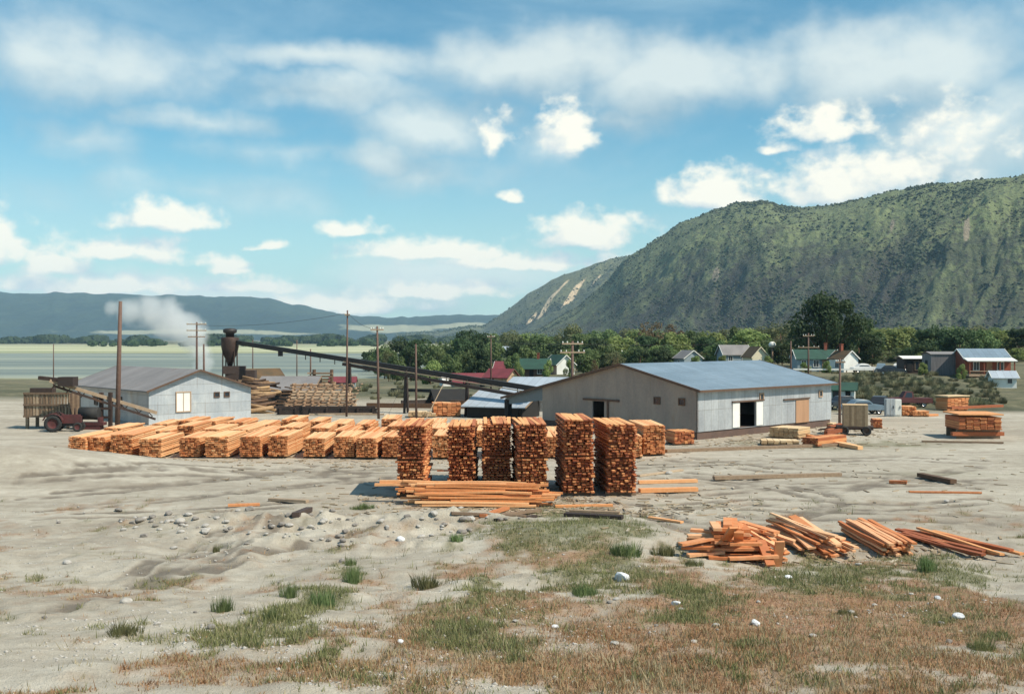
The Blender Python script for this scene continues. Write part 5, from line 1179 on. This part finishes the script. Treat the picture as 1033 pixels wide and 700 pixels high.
LM = [(478, 'the long red-roofed shed'), (506, 'the red-roofed cabin'), (536, 'the brown green-roofed house'), (564, 'the white-gabled green-roofed cottage'), (631, 'the white-roofed house in the trees'), (694, 'the blue-grey gabled house'), (740, 'the dark grey-roofed house'), (762, 'the cream gabled house'), (779, 'the round white tank'), (822, 'the green-roofed bungalow'), (851, 'the white gabled cottage'), (921, 'the open-fronted shed'), (952, 'the grey board barn'), (989, 'the orange porch house'), (419, 'the bare brown pole'), (380, 'the one-armed pole'), (577, 'the power pole')]
seen = {}
big_label = 'huge dark spreading tree towering over the green-roofed bungalow'
for i, (k, px, pt, D, w) in enumerate(TL):
    lmx, lmn = min(LM, key=lambda q: abs(q[0] - px)); rel = 'directly behind' if abs(px - lmx) < 7 else ('left of' if px < lmx else 'right of')
    dist = 'far' if D > 400 else ('tall' if PZ(pt, D) > 11.5 else ('small' if w < 20 else ''))
    lab = f"{dist} {KIND[k][2]} {rel} {lmn}".strip()
    if lab in seen:
        seen[lab] += 1; lab = lab.replace(KIND[k][2], ('lower ' if pt > 340 else 'shaggy ') + KIND[k][2])
        if lab in seen: lab = lab.replace('tree', 'tree deep', 1) if 0 else lab + ', farther back'
    seen.setdefault(lab, 0)
    plant_tree(k, i % 2, px, pt + (2 if 262 < D < 425 and pt < 334 else 0), D, w * 1.12, lab)
# the big dark cottonwood
tree_proto('big', 555, 16, 17, 9000, .36, 'wide', 'leaf_dark', 3.0)
b_ = PROTO['big'][0]; D = 222; x = PX(834, D); b_.location = (x, D, gh(x, D) - .1); hh_ = PZ(297, D) - gh(x, D); b_.scale = (.78, .78, hh_ / 16.3); tag(b_, big_label, 'tree', 'trees of the valley floor')
PROTO['big'][1] = True
# far dark belts of trees across the water
def belt(name, D, pxa, pxb, n, hmin, hmax, seed):
    rs = np.random.RandomState(seed); px = rs.uniform(pxa, pxb, n); dd = D * rs.uniform(.9, 1.15, n)
    keep = fbm(px / 30, px * 0 + seed, 3, seed) > -.25; px = px[keep]; dd = dd[keep]; n = len(px)
    X = (px - CX) * dd / F; Z = gz(X, dd); hh = rs.uniform(hmin, hmax, n) * (1 + .8 * fbm(px / 20, px * 0 + 3, 3, seed))
    V = []; 
    P = np.repeat(np.stack([X, dd, Z], 1), 26, 0); m_ = len(P); d = rs.normal(size=(m_, 3)); d /= np.linalg.norm(d, axis=1)[:, None]
    H = np.repeat(hh, 26)[:, None]; P = P + d * H * np.array([1.2, 1.0, .5]) * .8 + np.array([0, 0, .5]) * H
    t1 = np.cross(d, rs.normal(size=(m_, 3))); t1 /= np.linalg.norm(t1, axis=1)[:, None]; t2 = np.cross(d, t1); s = H * .42
    V = np.stack([P - t1 * s, P - t2 * s, P + t1 * s, P + t2 * s], 1).reshape(-1, 3)
    return tag(tri_mesh(name, V, np.arange(4 * m_).reshape(-1, 4), M['leaf_dark']), kind='stuff')
belt('distant_woods', 2600, -120, 470, 900, 7, 16, 3)
belt('lakeshore_woods', 1750, 70, 420, 240, 4, 9, 8)

# brush and small trees clothing the mountain side
def brush(name, G, n, seed, smin, smax, mat, kmax):
    P, gl, _ = G; rs = np.random.RandomState(seed); nr = int(kmax * 1.0); nc = P.shape[1]
    i = rs.uniform(0, nr - 1.01, n * 4); j = rs.uniform(0, nc - 1.01, n * 4); a = i.astype(int); b_ = j.astype(int)
    w = -.02 + .95 * gl[a, b_] + 1.0 * fbm(j / 26, i / 16, 4, seed) + .35 * (i > nr - 4)
    k = rs.uniform(0, 1, n * 4) < w * .5; i, j, a, b_ = (q[k][:n] for q in (i, j, a, b_)); n = len(i); fi = (i - a)[:, None]; fj = (j - b_)[:, None]
    C = (P[a, b_] * (1 - fi) + P[a + 1, b_] * fi) * (1 - fj) + (P[a, b_ + 1] * (1 - fi) + P[a + 1, b_ + 1] * fi) * fj
    oc = np.array([(1, 0, .2), (-1, 0, .3), (0, 1, .25), (0, -1, .25), (0, 0, 1), (.1, 0, -.5)]); tr3 = np.array([(0, 2, 4), (2, 1, 4), (1, 3, 4), (3, 0, 4), (2, 0, 5), (1, 2, 5), (3, 1, 5), (0, 3, 5)])
    S = (smin + (smax - smin) * rs.uniform(0, 1, n)**2.5)[:, None, None]
    V = C[:, None, :] + oc[None] * S * rs.uniform(.5, 1.3, (n, 6, 1)); T = (np.arange(n)[:, None, None] * 6 + tr3[None]).reshape(-1, 3)
    return tag(tri_mesh(name, V.reshape(-1, 3), T, M[mat]), kind='stuff')
brush('hillside_brush', BRUSHPTS[0], 30000, 5, .9, 4.4, 'brush_dark', 200)
brush('hillside_scrub', BRUSHPTS[0], 20000, 6, .8, 2.8, 'brush_olive', 200)
brush('ridge_brush', BRUSHPTS[1], 6000, 7, 2.0, 6.5, 'brush_dark', 110)

# ------------------------------------------------------------------ shrubs, grass, stones
def tuft(seed, n, h, spread, wd):
    rs = np.random.RandomState(seed); a = rs.uniform(0, 6.283, n); r = spread * np.sqrt(rs.uniform(0, 1, n)) * .55
    B = np.stack([np.cos(a) * r, np.sin(a) * r, np.zeros(n)], 1); ln = h * rs.uniform(.5, 1.05, n) * (1 - .45 * (r / (spread * .55 + 1e-6))**2)
    lean = rs.uniform(.1, .75, n)[:, None] * np.stack([np.cos(a + rs.normal(0, .6, n)), np.sin(a + rs.normal(0, .6, n)), np.zeros(n)], 1) * (.5 + r[:, None] / spread)
    Tp = B + (lean + np.array([0, 0, 1])) * ln[:, None]; sd_ = np.stack([-np.sin(a + 1), np.cos(a + 1), np.zeros(n)], 1) * wd
    Md = B * .5 + Tp * .5 - lean * .08 * ln[:, None]
    V = np.stack([B - sd_, B + sd_, Md + sd_ * .8, Tp, Md - sd_ * .8], 1).reshape(-1, 3); T = np.arange(5 * n).reshape(-1, 5)
    return V, T
def shrub_proto(name, seed, mat, n, h, spread, wd):
    V, T = tuft(seed, n, h, spread, wd); o = tri_mesh(name, V, T, M[mat]); return o
used = {}
def place(o, key, loc, s, rz, label, cat, group):
    if used.get(key): o = o.copy(); COL.objects.link(o)
    used[key] = 1; o.location = loc; o.scale = s; o.rotation_euler.z = rz; return tag(o, label, cat, group)
rs_ = random.Random(31)
def weed_proto(seed, mat):
    rs = np.random.RandomState(seed); Vs = []; Ts = []; o = 0
    for k in range(7):
        V, T = tuft(seed * 31 + k, int(rs.uniform(50, 130)), rs.uniform(.3, .65), rs.uniform(.35, .7), .011); V[:, :2] += rs.normal(0, .24, 2); Vs.append(V); Ts.append(T + o); o += len(V)
    return tri_mesh('weed_clump', np.concatenate(Vs), np.concatenate(Ts), M[mat])
wp = [weed_proto(1, 'weed'), weed_proto(2, 'weed_olive'), weed_proto(3, 'weed'), weed_proto(4, 'weed_olive'), weed_proto(5, 'weed')]
SH = [(325, 612, 30, 22, 0, 'large bright green weed clump on the pale dirt'), (224, 617, 22, 22, 0, 'green weed clump standing alone on pale dirt'), (427, 593, 38, 20, 1, 'dark olive dome-shaped shrub on the slope'), (123, 639, 34, 17, 1, 'olive shrub nearest the left bottom corner'), (291, 602, 18, 20, 0, 'small green weed clump left of the large bright one'), (356, 588, 18, 22, 0, 'green weed clump uphill of the large bright one'), (275, 627, 16, 18, 0, 'small weed clump just downhill of the large bright one'), (354, 570, 11, 12, 0, 'tiny green weed tuft at the edge of the gravel'), (218, 556, 7, 10, 1, 'tiny olive weed tuft alone on the bare bank'), (366, 513, 20, 8, 0, 'green weed patch below the long shadow'), (460, 545, 14, 11, 0, 'small weed clump on the near side of the gravel'), (935, 575, 20, 18, 0, 'leafy weed clump behind the neat bundle'), (668, 560, 22, 16, 1, 'olive weed clump on the knoll edge'), (590, 600, 30, 16, 0, 'green weed clump left of the white boulder'), (632, 560, 30, 18, 0, 'green weed clump on top of the grassy knoll'), (990, 655, 26, 18, 1, 'dark olive shrub in the right bottom corner'), (700, 570, 20, 10, 1, 'small olive clump at the left foot of the jumbled heap'), (480, 640, 24, 14, 1, 'olive weed clump near the bottom middle'), (855, 620, 20, 10, 1, 'small olive clump below the neat bundle'),]
for q_, (px, py, w, h, v, lab) in enumerate(SH):
    v = (0, 2, 4)[q_ % 3] if v == 0 else (1, 3)[q_ % 2]
    p = at(px, py); sx_ = w * p.y / F / 1.15; sz_ = h * p.y / F / .52
    place(wp[v], ('w', v), p - Vector((0, 0, .04)), (sx_, sx_ * .9, sz_), rs_.uniform(0, 6), lab, 'weed clump', 'weed clumps on the near ground')
sp_ = [shrub_proto('sagebrush', 5 + k, 'sage', 420, .9, 1.5, .03) for k in range(3)]
for k in range(210):
    px = rs_.uniform(842, 1010) if k < 165 else rs_.uniform(350, 520); py = rs_.uniform(377, 411) if k < 165 else rs_.uniform(375, 404); p = at(px, py); s = rs_.uniform(.5, 1.5)
    place(sp_[k % 3], ('s', k % 3), p, (s, s, s * rs_.uniform(.6, 1)), rs_.uniform(0, 6), 'low grey-green sagebrush on the bank below the houses' if k < 165 else 'low grey-green sagebrush in the field below the conveyor', 'sagebrush', 'sagebrush on the bank' if k < 165 else 'sagebrush in the field')
# grass as ground cover
def grass(name, mat, n, field, h, wd, seed, pxr=(-30, 1065), pyr=(512, 712)):
    rs = np.random.RandomState(seed); Y = 1 / rs.uniform(1 / 54, 1 / 17.5, n * 3); X = rs.uniform(-.52, .53, n * 3) * Y
    d, g = masks(X, Y); f = field(d, g, X, Y); k = rs.uniform(0, 1, n * 3) < f; X = X[k][:n]; Y = Y[k][:n]; m_ = len(X); nb = 4
    X = np.repeat(X, nb) + rs.normal(0, .06, m_ * nb); Y = np.repeat(Y, nb) + rs.normal(0, .06, m_ * nb); Z = gz(X, Y) - .02; m_ *= nb
    a = rs.uniform(0, 6.283, m_); hh = h * rs.uniform(.3, 1.1, m_) * np.where(rs.uniform(0, 1, m_) < .05, 1.8, 1.0) * np.exp(rs.normal(0, .25, m_)) * (1 + .5 * fbm(X / 1.3, Y / 1.3, 2, seed)); B = np.stack([X, Y, Z], 1)
    ln = np.stack([np.cos(a) * rs.uniform(.1, .8, m_), np.sin(a) * rs.uniform(.1, .8, m_), np.ones(m_)], 1) * hh[:, None]
    b = rs.uniform(0, 6.283, m_); sd_ = np.stack([np.cos(b), np.sin(b), 0 * b], 1) * (wd * rs.uniform(.5, 1.7, m_))[:, None]
    V = np.stack([B - sd_, B + sd_, B + ln], 1).reshape(-1, 3)
    return tag(tri_mesh(name, V, np.arange(3 * m_).reshape(-1, 3), M[mat]), kind='stuff')
grass('green_grass', 'grass_green', 36000, lambda d, g, X, Y: np.clip(g - .1, 0, 1) * .8 + .015 * (X > -4), .165, .012, 1)
grass('dry_grass', 'grass_dry', 34000, lambda d, g, X, Y: np.clip(d - .12, 0, 1) * (1 - .7 * g) * .5, .095, .012, 2)
grass('straw_grass', 'grass_straw', 24000, lambda d, g, X, Y: np.clip(np.maximum(d, g) - .1, 0, 1) * .45 + .012, .125, .009, 4)
# stones
def rock_mesh(seed, mat):
    import bmesh
    bm = bmesh.new(); bmesh.ops.create_icosphere(bm, subdivisions=2, radius=.5); rs = random.Random(seed); o3 = Vector((rs.uniform(0, 50), rs.uniform(0, 50), 0))
    cuts = [(Vector((rs.gauss(0, 1), rs.gauss(0, 1), rs.gauss(0, 1))).normalized(), rs.uniform(.28, .42)) for _ in range(7)]
    for v in bm.verts:
        for n_, d_ in cuts:
            k = v.co.dot(n_) - d_
            if k > 0: v.co -= n_ * k
        v.co.z *= .7
    me = bpy.data.meshes.new('stone'); bm.to_mesh(me); bm.free(); me.materials.append(M[mat]); o = bpy.data.objects.new('stone', me); COL.objects.link(o); return o
rk = [rock_mesh(k, ('rock', 'rock', 'rock_dark', 'rock', 'rock_dark', 'rock_white')[k]) for k in range(6)]
def stone(v, px, py, w, label, group='stones scattered over the near ground', sz=.75):
    p = at(px, py); s = w * p.y / F; return place(rk[v], ('r', v), p + Vector((0, 0, .12 * s)), (s, s * .8, s * sz), rs_.uniform(0, 6), label, 'stone', group)
stone(5, 627, 585, 19, 'big white boulder on the grassy slope', sz=1.0)
for (px, py, w, v, lab) in ((682, 610, 12, 5, 'flat white stone in grass right of the big boulder'), (762, 630, 15, 5, 'white stone on dry grass near the bottom edge'), (858, 618, 10, 0, 'pale stone below the neat bundle'), (967, 623, 14, 5, 'white stone near the right edge'), (946, 604, 9, 5, 'small white stone right of the weed clump'), (404, 648, 10, 5, 'white stone near the bottom edge in the middle'), (473, 511, 9, 5, 'white lump in front of the flat pile'), (465, 513, 7, 0, 'pale lump in the debris before the flat pile'), (675, 478, 9, 0, 'pale rock beside the weathered plank in the yard'), (622, 605, 8, 0, 'pale stone just downhill of the big boulder'), (404, 545, 12, 5, 'white stone at the top of the dry grass slope'), (560, 633, 9, 5, 'white stone in dry grass at the bottom middle'), (955, 506, 7, 0, 'small rock alone in the right of the yard'), (795, 583, 9, 5, 'white stone at the foot of the fanned heap'), (866, 570, 8, 0, 'pale stone between the fanned heap and the neat bundle'), (620, 650, 12, 0, 'pale stone low in the frame left of centre dry grass'), (520, 627, 8, 0, 'pale stone in dry grass, lower middle'), (820, 642, 10, 0, 'pale stone on dry grass, lower right of middle'), (700, 648, 9, 0, 'pale stone in dry grass by the bottom edge')):
    stone(v, px, py, w, lab)
for k in range(150):
    c = rs_.random()
    if c < .3: px, py = rs_.gauss(185, 45), rs_.gauss(526, 7)
    elif c < .6: px, py = rs_.gauss(310, 55), rs_.gauss(533, 13)
    elif c < .8: px, py = rs_.gauss(450, 40), rs_.gauss(528, 8)
    elif c < .9: px, py = rs_.uniform(35, 380), rs_.uniform(520, 640)
    else: px, py = rs_.uniform(480, 980), rs_.uniform(590, 660)
    if py < 514 or px < -20: continue
    stone(rs_.randrange(5), px, py, rs_.uniform(2.5, 9.5) * (1 if rs_.random() < .85 else 1.5), 'small rough stone strewn on the gravelly ground', 'small stones strewn on the gravel')
# fine rubble that nobody could count
rs = np.random.RandomState(9); n = 11000; Y = 1 / rs.uniform(1 / 58, 1 / 18, n); X = rs.uniform(-.52, .52, n) * Y
k = fbm(X / 3, Y / 2, 3, 14) + .45 * ((X < -2) & (Y > 36) & (Y < 50)) - .1 * (X > 3) > .12; X = X[k]; Y = Y[k]; n = len(X); Z = gz(X, Y)
oct_ = np.array([(1, 0, 0), (-1, 0, 0), (0, 1, 0), (0, -1, 0), (0, 0, 1), (0, 0, -1)], float); tri_ = np.array([(0, 2, 4), (2, 1, 4), (1, 3, 4), (3, 0, 4), (2, 0, 5), (1, 2, 5), (3, 1, 5), (0, 3, 5)])
S = .018 + .06 * rs.uniform(0, 1, n)**3; V = np.stack([X, Y, Z], 1)[:, None, :] + oct_[None] * (S[:, None, None] * rs.uniform(.5, 1.2, (n, 6, 1))) * np.array([1, 1, .6])
T = (np.arange(n)[:, None, None] * 6 + tri_[None]).reshape(-1, 3); tag(tri_mesh('rubble', V.reshape(-1, 3), T, M['rock']), kind='stuff')


rs = np.random.RandomState(19); n = 2600; cen = np.array([(1, 53.5, 8, 3), (-12, 69, 16, 3), (12, 40.5, 4.5, 2.2), (20, 82, 7, 4), (26, 92, 7, 5), (2, 49.5, 6, 1.5), (10, 62, 22, 9), (-14, 95, 16, 6)])
k = rs.randint(0, len(cen), n); X = cen[k, 0] + rs.normal(size=n) * cen[k, 2] * .7; Y = cen[k, 1] + rs.normal(size=n) * cen[k, 3] * .7; ok_ = Y > 36; X = X[ok_]; Y = Y[ok_]
mb = MB()
for x, y, z in zip(X, Y, gz(X, Y)): mb.box((x, y, z + .02), (rs.uniform(.08, .7)**1.2 + .06, rs.uniform(.03, .1), .035), rs.uniform(0, 3.14), rs.uniform(.1, .9))
tag(mb.build('wood_scraps', M['crate_wood']), kind='stuff')

# ------------------------------------------------------------------ steam plume and the air
def volmat(name, col, dens, noisy=None):
    m, t, b = newmat(name); t.n.remove(b); v = t.new('ShaderNodeVolumePrincipled'); v.inputs['Color'].default_value = (*col, 1); v.inputs['Anisotropy'].default_value = 0
    t.l.new(v.outputs[0], t.n['Material Output'].inputs['Volume'])
    if noisy:
        tc_ = t.new('ShaderNodeTexCoord'); n1_ = t.noise(tc_.outputs['Object'], .16, 5, .6); acc_ = None
        for p_, r_v in noisy:
            ds = t.new('ShaderNodeVectorMath', operation='DISTANCE'); t.l.new(tc_.outputs['Object'], ds.inputs[0]); ds.inputs[1].default_value = p_
            q_v = t.m('SUBTRACT', 1.0, t.m('DIVIDE', ds.outputs['Value'], r_v)); acc_ = q_v if acc_ is None else t.m('MAXIMUM', acc_, q_v)
        d = t.m('MULTIPLY', t.step(.10, .62, t.m('ADD', acc_, t.m('MULTIPLY', t.m('SUBTRACT', n1_, .5), 1.5))), dens)
        t.l.new(d, v.inputs['Density'])
    else: v.inputs['Density'].default_value = dens
    return m
D = 250; mb = MB()
pts = []; rad = []
for (px, py, r) in ((207, 382, 1), (206, 376, 6), (204, 366, 11), (201, 354, 13), (196, 342, 16), (187, 331, 18), (172, 322, 19), (152, 316, 17), (132, 313, 13), (112, 312, 8), (100, 313, 1)):
    pts.append((PX(px, D), D, PZ(py, D))); rad.append(r * D / F)
mb.tube(pts, [r_ * 1.6 for r_ in rad], 14); pl = mb.build('steam_plume', volmat('steam', (1, 1, 1), .22, [(p_, r_ * 1.35) for p_, r_ in zip(pts, rad)])); tag(pl, kind='stuff')
HAZE = 5.5e-5
mb = MB(); mb.box((0, 4800, 240), (26000, 10400, 505)); hz_ = mb.build('haze', volmat('valley_haze', (.48, .74, 1.0), HAZE)); tag(hz_, kind='stuff')

for k_, p_ in PROTO.items():
    if not p_[1]:
        for ch in list(p_[0].children): bpy.data.objects.remove(ch)
        bpy.data.objects.remove(p_[0])
for q_ in [o for o in COL.objects if o.parent is None and o.type == 'MESH' and not o.get('label') and not o.get('kind')]:
    print('UNTAGGED', q_.name); bpy.data.objects.remove(q_)
_lb = {}
for o in COL.objects:
    if o.get('label'): _lb.setdefault(o['label'], []).append(o.name)
for k_, v_ in _lb.items():
    if len(v_) > 1 and len(v_) < 12: print('DUP', k_, v_)
